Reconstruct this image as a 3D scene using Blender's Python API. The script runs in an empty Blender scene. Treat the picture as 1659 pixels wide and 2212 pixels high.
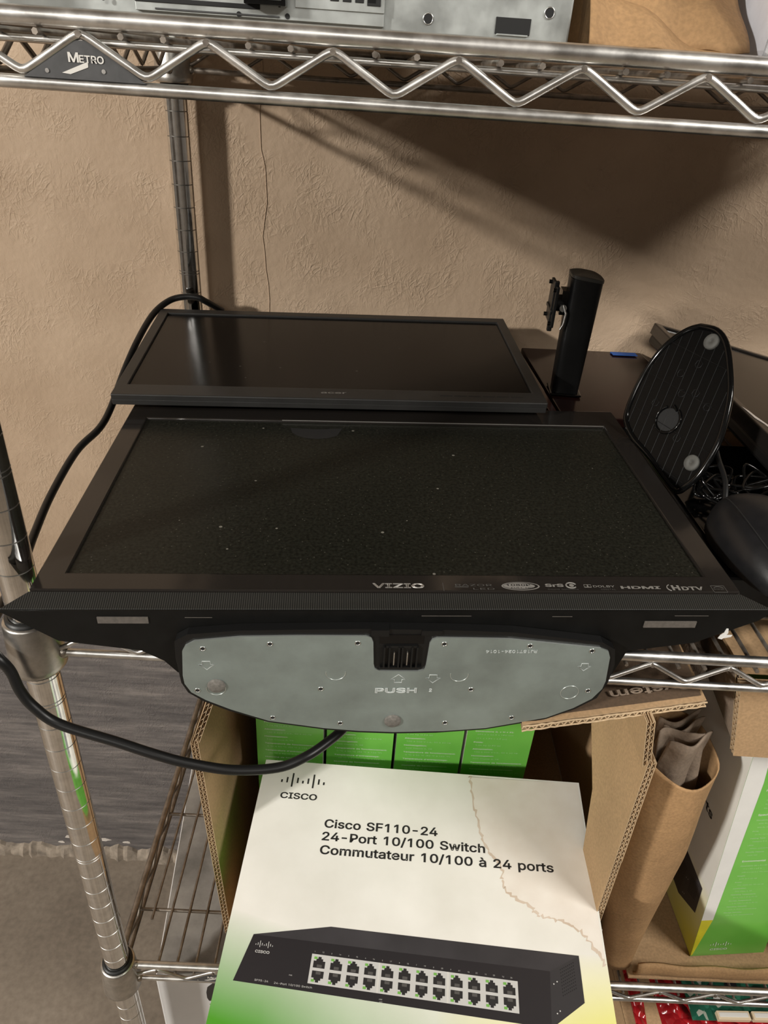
import bpy, bmesh, math, random
from mathutils import Matrix, Vector, Euler
random.seed(7)
SC = bpy.context.scene
COL = SC.collection
RAD = math.radians

# ------------------------------------------------------------------ frame
# Rack space: millimetres, x along the shelves, y towards the wall, z up;
# (0,0) is the axis of the front left post.  FLOOR is the floor's height there.
FLOOR = 115.0
WALL_Y = 560.0
def W(x, y, z):
    return Vector((x * .001, y * .001, (z - FLOOR) * .001))

# ------------------------------------------------------------------ camera
cam_d = bpy.data.cameras.new('camera'); cam = bpy.data.objects.new('camera', cam_d)
COL.objects.link(cam); SC.camera = cam
cam_d.sensor_fit = 'VERTICAL'; cam_d.sensor_height = 34.6
cam_d.lens = 1554.13 / 2212 * 34.6
cam_d.clip_start = .02; cam_d.clip_end = 60
_p, _r, _y = RAD(31.727), RAD(3.954), RAD(1.325)
_f = Vector((math.sin(_y) * math.cos(_p), math.cos(_y) * math.cos(_p), -math.sin(_p)))
_rt = Vector((math.cos(_y), -math.sin(_y), 0)); _up = _rt.cross(_f)
_r2 = _rt * math.cos(_r) + _up * math.sin(_r); _u2 = -_rt * math.sin(_r) + _up * math.cos(_r)
_M = Matrix((_r2, _u2, -_f)).transposed().to_4x4(); _M.translation = W(245.21, -403.6, 1652.98)
cam.matrix_world = _M

# ------------------------------------------------------------------ light
SC.view_settings.view_transform = 'Standard'; SC.view_settings.look = 'None'
SC.view_settings.gamma = 1; SC.view_settings.use_curve_mapping = False
SC.view_settings.exposure = 0.0
wd = bpy.data.worlds.new('world'); SC.world = wd; wd.use_nodes = True
wd.node_tree.nodes['Background'].inputs[0].default_value = (.9, .87, .82, 1)
wd.node_tree.nodes['Background'].inputs[1].default_value = .035
def area(name, loc, target, sx, sy, power, color=(1, .965, .905)):
    l = bpy.data.lights.new(name, 'AREA'); l.shape = 'RECTANGLE'; l.size = sx; l.size_y = sy
    l.energy = power; l.color = color
    o = bpy.data.objects.new(name, l); COL.objects.link(o); o.location = W(*loc)
    o.rotation_euler = (W(*target) - W(*loc)).to_track_quat('-Z', 'Y').to_euler()
    return o
area('ceiling_tube_far', (-2900, -2320, 2800), (300, 400, 1400), .34, .14, 150)
area('ceiling_tube_near', (1700, -950, 2760), (300, 100, 1100), .9, .16, 38)
area('fill_behind', (-300, -2500, 2760), (250, 100, 1150), 1.2, .3, 14)  # unseen fill added behind the camera to soften the shadows

# ------------------------------------------------------------------ materials
def new_mat(name):
    m = bpy.data.materials.new(name); m.use_nodes = True
    nt = m.node_tree; b = nt.nodes['Principled BSDF']
    return m, nt, b
def N(nt, t, **kw):
    n = nt.nodes.new(t)
    for k, v in kw.items():
        if k in n.inputs: n.inputs[k].default_value = v
        else: setattr(n, k, v)
    return n
def srgb(r, g, b):
    f = lambda c: (c / 255 / 12.92) if c / 255 <= .04045 else ((c / 255 + .055) / 1.055) ** 2.4
    return (f(r), f(g), f(b), 1)
def ramp(nt, fac, stops):
    r = nt.nodes.new('ShaderNodeValToRGB'); e = r.color_ramp.elements
    while len(e) < len(stops): e.new(.5)
    for i, (p, c) in enumerate(stops): e[i].position = p; e[i].color = c
    nt.links.new(fac, r.inputs[0]); return r.outputs[0]
def coords(nt, scale=(1, 1, 1), rot=(0, 0, 0), kind='Object'):
    tc = nt.nodes.new('ShaderNodeTexCoord'); mp = nt.nodes.new('ShaderNodeMapping')
    mp.inputs['Scale'].default_value = scale; mp.inputs['Rotation'].default_value = rot
    nt.links.new(tc.outputs[kind], mp.inputs[0]); return mp.outputs[0]
def mix(nt, fac, a, b, blend='MIX'):
    m = nt.nodes.new('ShaderNodeMix'); m.data_type = 'RGBA'; m.blend_type = blend
    for s, v in ((0, fac), (6, a), (7, b)):
        if hasattr(v, 'links'): nt.links.new(v, m.inputs[s])
        else: m.inputs[s].default_value = v
    return m.outputs[2]
def math_n(nt, op, a, b=None, clamp=False):
    m = nt.nodes.new('ShaderNodeMath'); m.operation = op; m.use_clamp = clamp
    for i, v in enumerate((a, b)):
        if v is None: continue
        if hasattr(v, 'links'): nt.links.new(v, m.inputs[i])
        else: m.inputs[i].default_value = v
    return m.outputs[0]
def bump(nt, b, height, strength=.3, dist=.001):
    n = nt.nodes.new('ShaderNodeBump'); n.inputs['Strength'].default_value = strength; n.inputs['Distance'].default_value = dist
    nt.links.new(height, n.inputs['Height']); nt.links.new(n.outputs[0], b.inputs['Normal']); return n
def simple(name, col, rough=.5, metal=0, spec=.5, coat=0, noise=0, nscale=40, bumpy=0, bscale=300, rvar=0, stretch=(1, 1, 1)):
    m, nt, b = new_mat(name)
    b.inputs['Base Color'].default_value = col; b.inputs['Roughness'].default_value = rough
    b.inputs['Metallic'].default_value = metal; b.inputs['Specular IOR Level'].default_value = spec
    b.inputs['Coat Weight'].default_value = coat
    if noise or rvar:
        t = N(nt, 'ShaderNodeTexNoise', Scale=nscale, Detail=6.0, Roughness=.6); nt.links.new(coords(nt, stretch), t.inputs['Vector'])
        if noise:
            dk = tuple(c * (1 - noise) for c in col[:3]) + (1,); lt = tuple(min(1, c * (1 + noise)) for c in col[:3]) + (1,)
            nt.links.new(ramp(nt, t.outputs[0], [(.3, dk), (.7, lt)]), b.inputs['Base Color'])
        if rvar:
            nt.links.new(ramp(nt, t.outputs[0], [(.35, (rough - rvar,) * 3 + (1,)), (.65, (rough + rvar,) * 3 + (1,))]), b.inputs['Roughness'])
    if bumpy:
        t2 = N(nt, 'ShaderNodeTexNoise', Scale=bscale, Detail=4.0); nt.links.new(coords(nt, stretch), t2.inputs['Vector'])
        bump(nt, b, t2.outputs[0], bumpy, .0005)
    return m

M = {}
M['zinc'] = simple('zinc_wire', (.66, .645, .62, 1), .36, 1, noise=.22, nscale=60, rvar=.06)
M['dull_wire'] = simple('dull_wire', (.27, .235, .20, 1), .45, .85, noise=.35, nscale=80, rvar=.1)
M['chrome'] = simple('chrome_post', (.74, .73, .71, 1), .09, 1, noise=.12, nscale=120, rvar=.04)
M['groove'] = simple('post_groove', (.35, .34, .32, 1), .35, 1)
M['cast'] = simple('cast_collar', (.50, .48, .45, 1), .36, 1, noise=.2, nscale=90, bumpy=.25, bscale=250)
M['weld'] = simple('weld_bead', (.42, .38, .33, 1), .35, 1, bumpy=.6, bscale=500)
M['sleeve'] = simple('black_sleeve', (.012, .012, .012, 1), .45)
M['badge'] = simple('badge_grey', (.055, .055, .056, 1), .55, noise=.2, nscale=150)
M['badge_w'] = simple('badge_white', (.62, .60, .56, 1), .6)
M['galv'] = simple('galvanised_sheet', (.50, .525, .51, 1), .42, .75, noise=.16, nscale=45, rvar=.08)
M['plate'] = simple('stand_plate', (.30, .35, .335, 1), .44, .62, noise=.16, nscale=26, rvar=.07, bumpy=.05, bscale=900)
M['steel_bright'] = simple('bright_steel', (.75, .76, .75, 1), .25, 1)
M['steel_ring'] = simple('stamped_edge', (.60, .64, .62, 1), .30, .8)
M['stamp'] = simple('stamped_light_edge', (.46, .49, .475, 1), .4, .15)
M['hole'] = simple('dark_hole', (.006, .006, .006, 1), .7)
M['tv_gloss'] = simple('glossy_black_bezel', (.014, .012, .0105, 1), .12, 0, .42, 0, rvar=.05, nscale=14)
M['tv_house'] = simple('black_housing', (.0045, .0045, .0042, 1), .46, 0, .2, noise=.25, nscale=60)
M['blackplastic'] = simple('black_plastic', (.006, .006, .006, 1), .40, 0, .32, bumpy=.1, bscale=900)
M['gloss_black'] = simple('gloss_black', (.003, .003, .003, 1), .10, 0, .35)
M['acer_bezel'] = simple('matt_charcoal_bezel', (.020, .0195, .0185, 1), .42, 0, .35, noise=.15, nscale=40, bumpy=.08, bscale=1200)
M['rubber'] = simple('cable_rubber', (.008, .008, .008, 1), .38, 0, .35)
M['mouse'] = simple('mouse_black', (.009, .009, .010, 1), .36, 0, .4, noise=.15, nscale=60, rvar=.05, bumpy=.12, bscale=1500)
M['logo_grey'] = simple('logo_grey', (.19, .18, .165, 1), .5)
M['logo_dim'] = simple('logo_dim', (.075, .072, .066, 1), .5)
M['logo_silver'] = simple('logo_silver', (.55, .53, .50, 1), .3, .8)
M['felt'] = simple('felt_pad', (.095, .082, .07, 1), .9, noise=.2, nscale=300)
M['pad'] = simple('rubber_pad', (.14, .13, .115, 1), .8, noise=.3, nscale=500)
M['foot'] = simple('grey_foot', (.085, .083, .075, 1), .7, noise=.15, nscale=200)
M['paper_white'] = simple('white_paper', (.72, .71, .68, 1), .6, noise=.04)
M['print_black'] = simple('print_black', (.022, .02, .02, 1), .45)
M['print_white'] = simple('print_white', (.72, .78, .66, 1), .5)
M['print_pale'] = simple('print_pale_green', (.42, .66, .34, 1), .5)
M['sw_dark'] = simple('print_charcoal', (.022, .019, .021, 1), .4)
M['sw_top'] = simple('print_charcoal_top', (.045, .041, .044, 1), .4, noise=.3, nscale=9)
M['sw_side'] = simple('print_charcoal_side', (.035, .032, .034, 1), .4)
M['sw_port'] = simple('print_port_frame', (.55, .54, .52, 1), .4)
M['sw_grey'] = simple('print_port_grey', (.09, .085, .08, 1), .4)
M['led'] = simple('print_led_green', (.17, .42, .08, 1), .4)
M['blue_tape'] = simple('blue_tape', (.012, .09, .38, 1), .6)
M['clear_white'] = simple('plastic_wrap_white', (.62, .62, .66, 1), .22, noise=.1, nscale=30, bumpy=.5, bscale=60)
M['sticker'] = simple('torn_sticker', (.72, .66, .60, 1), .5, noise=.12, nscale=300)
M['white_box'] = simple('white_carton', (.80, .79, .78, 1), .5, noise=.08, nscale=6)
M['beige'] = simple('connector_beige', (.62, .50, .34, 1), .45)
M['pcb_chip'] = simple('chip_black', (.012, .012, .014, 1), .3)

def kraft(name, col, scale=1.0, wr=.25):
    m, nt, b = new_mat(name); b.inputs['Roughness'].default_value = .78; b.inputs['Specular IOR Level'].default_value = .25
    v = coords(nt)
    a = N(nt, 'ShaderNodeTexNoise', Scale=9 * scale, Detail=5.0); nt.links.new(v, a.inputs['Vector'])
    f = N(nt, 'ShaderNodeTexNoise', Scale=420.0, Detail=3.0); nt.links.new(v, f.inputs['Vector'])
    c = ramp(nt, a.outputs[0], [(.3, tuple(x * .86 for x in col[:3]) + (1,)), (.7, tuple(x * 1.1 for x in col[:3]) + (1,))])
    c2 = ramp(nt, f.outputs[0], [(.35, (.86, .86, .86, 1)), (.65, (1.06, 1.05, 1.04, 1))])
    nt.links.new(mix(nt, 1.0, c, c2, 'MULTIPLY'), b.inputs['Base Color'])
    w = N(nt, 'ShaderNodeTexNoise', Scale=26.0 * scale, Detail=4.0); nt.links.new(v, w.inputs['Vector'])
    bump(nt, b, w.outputs[0], wr, .004)
    return m
M['kraft'] = kraft('kraft_board', (.42, .275, .15, 1), 1, .12)
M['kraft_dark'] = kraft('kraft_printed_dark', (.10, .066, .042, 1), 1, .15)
M['kraft_edge'] = kraft('kraft_cut_edge', (.50, .37, .23, 1), 4, .1)
M['kraft_paper'] = kraft('kraft_paper', (.37, .225, .11, 1), 1.6, .35)
M['kraft_grey'] = kraft('kraft_grey_paper', (.26, .20, .15, 1), 2, .5)

def wall_mat():
    m, nt, b = new_mat('painted_strand_board')
    v = coords(nt)
    # flakes: several stretched cell layers turned different ways
    hs = []
    wn = N(nt, 'ShaderNodeTexNoise', Scale=11.0, Detail=3.0); nt.links.new(v, wn.inputs['Vector'])
    for ang, off in ((.25, 0), (-.8, 3.3), (1.25, 7.1), (-.2, 12.7)):
        ad = nt.nodes.new('ShaderNodeVectorMath'); ad.operation = 'MULTIPLY_ADD'
        nt.links.new(wn.outputs['Color'], ad.inputs[0]); ad.inputs[1].default_value = (.03, .03, .03); nt.links.new(v, ad.inputs[2])
        ro = nt.nodes.new('ShaderNodeVectorRotate'); ro.rotation_type = 'Y_AXIS'; ro.inputs['Angle'].default_value = ang; nt.links.new(ad.outputs[0], ro.inputs['Vector'])
        sc = nt.nodes.new('ShaderNodeVectorMath'); sc.operation = 'MULTIPLY_ADD'; nt.links.new(ro.outputs[0], sc.inputs[0])
        sc.inputs[1].default_value = (115, 1, 34); sc.inputs[2].default_value = (off, off, off)
        n1 = N(nt, 'ShaderNodeTexNoise', Scale=1.0, Detail=2.0, Roughness=.45); nt.links.new(sc.outputs[0], n1.inputs['Vector'])
        # thin curved ridges where the stretched noise crosses its mid level
        d = math_n(nt, 'ABSOLUTE', math_n(nt, 'SUBTRACT', n1.outputs[0], .5)); hs.append(math_n(nt, 'SUBTRACT', 1.0, math_n(nt, 'MULTIPLY', d, 15.0), True))
    msk = N(nt, 'ShaderNodeTexNoise', Scale=22.0, Detail=2.0); nt.links.new(v, msk.inputs['Vector'])
    mk = math_n(nt, 'MULTIPLY', math_n(nt, 'SUBTRACT', msk.outputs[0], .40), 3.0, True)
    h = math_n(nt, 'ADD', math_n(nt, 'MAXIMUM', hs[0], hs[1]), math_n(nt, 'MAXIMUM', hs[2], hs[3]))
    h = math_n(nt, 'MULTIPLY', h, mk)
    fine = N(nt, 'ShaderNodeTexNoise', Scale=120.0, Detail=6.0); nt.links.new(v, fine.inputs['Vector'])
    big = N(nt, 'ShaderNodeTexNoise', Scale=7.0, Detail=4.0); nt.links.new(v, big.inputs['Vector'])
    hh = math_n(nt, 'ADD', math_n(nt, 'MULTIPLY', h, .30), math_n(nt, 'ADD', math_n(nt, 'MULTIPLY', fine.outputs[0], .5), math_n(nt, 'MULTIPLY', big.outputs[0], 2.2)))
    bump(nt, b, hh, .5, .0034)
    tan = ramp(nt, big.outputs[0], [(.3, srgb(170, 147, 123)), (.7, srgb(189, 166, 142))])
    st = N(nt, 'ShaderNodeTexNoise', Scale=6.0, Detail=8.0, Roughness=.7); nt.links.new(coords(nt, (1.2, 1, 11)), st.inputs['Vector'])
    grey = ramp(nt, st.outputs[0], [(.3, srgb(84, 81, 81)), (.52, srgb(112, 107, 105)), (.75, srgb(146, 139, 134))])
    sp = nt.nodes.new('ShaderNodeSeparateXYZ'); tc = nt.nodes.new('ShaderNodeTexCoord'); nt.links.new(tc.outputs['Object'], sp.inputs[0])
    e = math_n(nt, 'ADD', sp.outputs[2], math_n(nt, 'MULTIPLY', big.outputs[0], .01))
    fac = math_n(nt, 'GREATER_THAN', e, (835 - FLOOR) * .001)
    nt.links.new(mix(nt, fac, grey, tan), b.inputs['Base Color'])
    b.inputs['Roughness'].default_value = .62; b.inputs['Specular IOR Level'].default_value = .3
    return m
M['wall'] = wall_mat()
def concrete():
    m, nt, b = new_mat('concrete_floor'); v = coords(nt)
    a = N(nt, 'ShaderNodeTexNoise', Scale=3.5, Detail=8.0, Roughness=.65); nt.links.new(v, a.inputs['Vector'])
    f = N(nt, 'ShaderNodeTexNoise', Scale=90.0, Detail=4.0); nt.links.new(v, f.inputs['Vector'])
    c = ramp(nt, a.outputs[0], [(.3, srgb(118, 107, 95)), (.55, srgb(143, 131, 117)), (.75, srgb(157, 145, 131))])
    nt.links.new(mix(nt, .3, c, ramp(nt, f.outputs[0], [(.3, (.2, .2, .2, 1)), (.7, (.8, .78, .75, 1))]), 'SOFT_LIGHT'), b.inputs['Base Color'])
    b.inputs['Roughness'].default_value = .6; bump(nt, b, f.outputs[0], .15, .001); return m
M['floor'] = concrete()
M['plaster'] = simple('grey_plaster', (.24, .228, .215, 1), .8, noise=.1, nscale=5)
M['ceiling'] = simple('ceiling_paint', (.34, .33, .315, 1), .8)
M['rubble'] = simple('rough_mortar', srgb(150, 138, 124), .85, noise=.45, nscale=40, bumpy=.8, bscale=90)

def screen_mat(name, col, rough, specks=True, dust=.5):
    m, nt, b = new_mat(name); v = coords(nt)
    vo = nt.nodes.new('ShaderNodeTexVoronoi'); vo.inputs['Scale'].default_value = 190; nt.links.new(v, vo.inputs['Vector'])
    vb = nt.nodes.new('ShaderNodeTexVoronoi'); vb.inputs['Scale'].default_value = 38; nt.links.new(v, vb.inputs['Vector'])
    n = N(nt, 'ShaderNodeTexNoise', Scale=420.0, Detail=3.0); nt.links.new(v, n.inputs['Vector'])
    base = ramp(nt, n.outputs[0], [(.35, tuple(c * .65 for c in col[:3]) + (1,)), (.7, tuple(c * 1.7 for c in col[:3]) + (1,))])
    s1 = math_n(nt, 'LESS_THAN', vo.outputs['Distance'], .10); s2 = math_n(nt, 'LESS_THAN', vb.outputs['Distance'], .05)
    c = mix(nt, math_n(nt, 'MULTIPLY', s1, .45 * dust), base, (.20, .19, .15, 1))
    c = mix(nt, math_n(nt, 'MULTIPLY', s2, .7 * dust), c, (.42, .40, .34, 1))
    nt.links.new(c, b.inputs['Base Color']); b.inputs['Roughness'].default_value = rough
    b.inputs['Specular IOR Level'].default_value = .16
    return m
M['tv_screen'] = screen_mat('dusty_matt_screen', (.0095, .0097, .0072, 1), .34)
M['acer_screen'] = screen_mat('dark_matt_screen', (.006, .0055, .005, 1), .17, dust=.12)
M['right_screen'] = screen_mat('brown_gloss_screen', (.008, .0065, .005, 1), .16, dust=.05)
def speaker_mat():
    m, nt, b = new_mat('ribbed_speaker_strip')
    w = nt.nodes.new('ShaderNodeTexWave'); w.inputs['Scale'].default_value = 210; w.bands_direction = 'X'; w.inputs['Distortion'].default_value = 0
    nt.links.new(coords(nt), w.inputs['Vector'])
    nt.links.new(ramp(nt, w.outputs[0], [(.3, (.007, .007, .006, 1)), (.75, (.026, .025, .022, 1))]), b.inputs['Base Color'])
    b.inputs['Roughness'].default_value = .5; b.inputs['Specular IOR Level'].default_value = .25; bump(nt, b, w.outputs[0], .3, .0004); return m
M['speaker'] = speaker_mat()
def art_mat(name, green=True):
    # printed carton face: white, fading to green at the lower left and yellow at the lower right
    m, nt, b = new_mat(name)
    sp = nt.nodes.new('ShaderNodeSeparateXYZ'); tc = nt.nodes.new('ShaderNodeTexCoord'); nt.links.new(tc.outputs['Object'], sp.inputs[0])
    x, y = sp.outputs[0], sp.outputs[1]
    up = math_n(nt, 'MULTIPLY', math_n(nt, 'SUBTRACT', .092, math_n(nt, 'ADD', y, math_n(nt, 'MULTIPLY', x, .22))), 11.5, True)
    g = math_n(nt, 'MULTIPLY', up, math_n(nt, 'MULTIPLY', math_n(nt, 'SUBTRACT', .26, x), 4.6, True), True)
    up2 = math_n(nt, 'MULTIPLY', math_n(nt, 'SUBTRACT', .078, y), 12.5, True)
    yl = math_n(nt, 'MULTIPLY', up2, math_n(nt, 'MULTIPLY', math_n(nt, 'SUBTRACT', x, .19), 6.5, True), True)
    n = N(nt, 'ShaderNodeTexNoise', Scale=14.0, Detail=5.0); nt.links.new(tc.outputs['Object'], n.inputs['Vector'])
    white = ramp(nt, n.outputs[0], [(.3, srgb(224, 221, 212)), (.7, srgb(238, 235, 228))])
    c = mix(nt, ramp_f(nt, g), white, srgb(78, 150, 40))
    c = mix(nt, ramp_f(nt, yl), c, srgb(226, 222, 60))
    nt.links.new(c, b.inputs['Base Color']); b.inputs['Roughness'].default_value = .38
    n2 = N(nt, 'ShaderNodeTexNoise', Scale=18.0, Detail=3.0); nt.links.new(tc.outputs['Object'], n2.inputs['Vector']); bump(nt, b, n2.outputs[0], .12, .003)
    return m
def ramp_f(nt, f):
    m = math_n(nt, 'POWER', f, .8); return m
M['art'] = art_mat('carton_art')
def green_mat():
    m, nt, b = new_mat('carton_green'); v = coords(nt)
    n = N(nt, 'ShaderNodeTexNoise', Scale=11.0, Detail=3.0); nt.links.new(v, n.inputs['Vector'])
    nt.links.new(ramp(nt, n.outputs[0], [(.3, srgb(92, 172, 58)), (.7, srgb(122, 196, 84))]), b.inputs['Base Color'])
    b.inputs['Roughness'].default_value = .28; b.inputs['Coat Weight'].default_value = .5; b.inputs['Coat Roughness'].default_value = .12
    bump(nt, b, n.outputs[0], .3, .004); return m
M['green'] = green_mat()
def stain_mat(name, a, b2):
    m, nt, b = new_mat(name); n = N(nt, 'ShaderNodeTexNoise', Scale=40.0, Detail=5.0); nt.links.new(coords(nt), n.inputs['Vector'])
    nt.links.new(ramp(nt, n.outputs[0], [(.3, a), (.7, b2)]), b.inputs['Base Color']); b.inputs['Roughness'].default_value = .5; return m
M['stain_in'] = stain_mat('stain_inside', srgb(226, 217, 206), srgb(234, 227, 218))
M['stain_edge'] = stain_mat('stain_edge', srgb(196, 176, 156), srgb(216, 200, 184))
def bubble_mat():
    m, nt, b = new_mat('red_bubble_wrap'); b.inputs['Base Color'].default_value = (.36, .012, .016, 1); b.inputs['Roughness'].default_value = .18
    vo = nt.nodes.new('ShaderNodeTexVoronoi'); vo.inputs['Scale'].default_value = 95; nt.links.new(coords(nt), vo.inputs['Vector'])
    bump(nt, b, math_n(nt, 'SUBTRACT', 1.0, vo.outputs['Distance']), .9, .006); return m
M['bubble'] = bubble_mat()
def pcb_mat():
    m, nt, b = new_mat('circuit_board_green'); n = N(nt, 'ShaderNodeTexVoronoi', Scale=160.0); nt.links.new(coords(nt), n.inputs['Vector'])
    s = nt.nodes.new('ShaderNodeSeparateColor'); nt.links.new(n.outputs['Color'], s.inputs[0])
    nt.links.new(ramp(nt, s.outputs[0], [(.5, (.012, .085, .05, 1)), (.8, (.03, .16, .10, 1)), (.92, (.35, .36, .30, 1))]), b.inputs['Base Color'])
    b.inputs['Roughness'].default_value = .3; return m
M['pcb'] = pcb_mat()

# ------------------------------------------------------------------ mesh helpers (millimetres)
_fcache = {}
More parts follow.
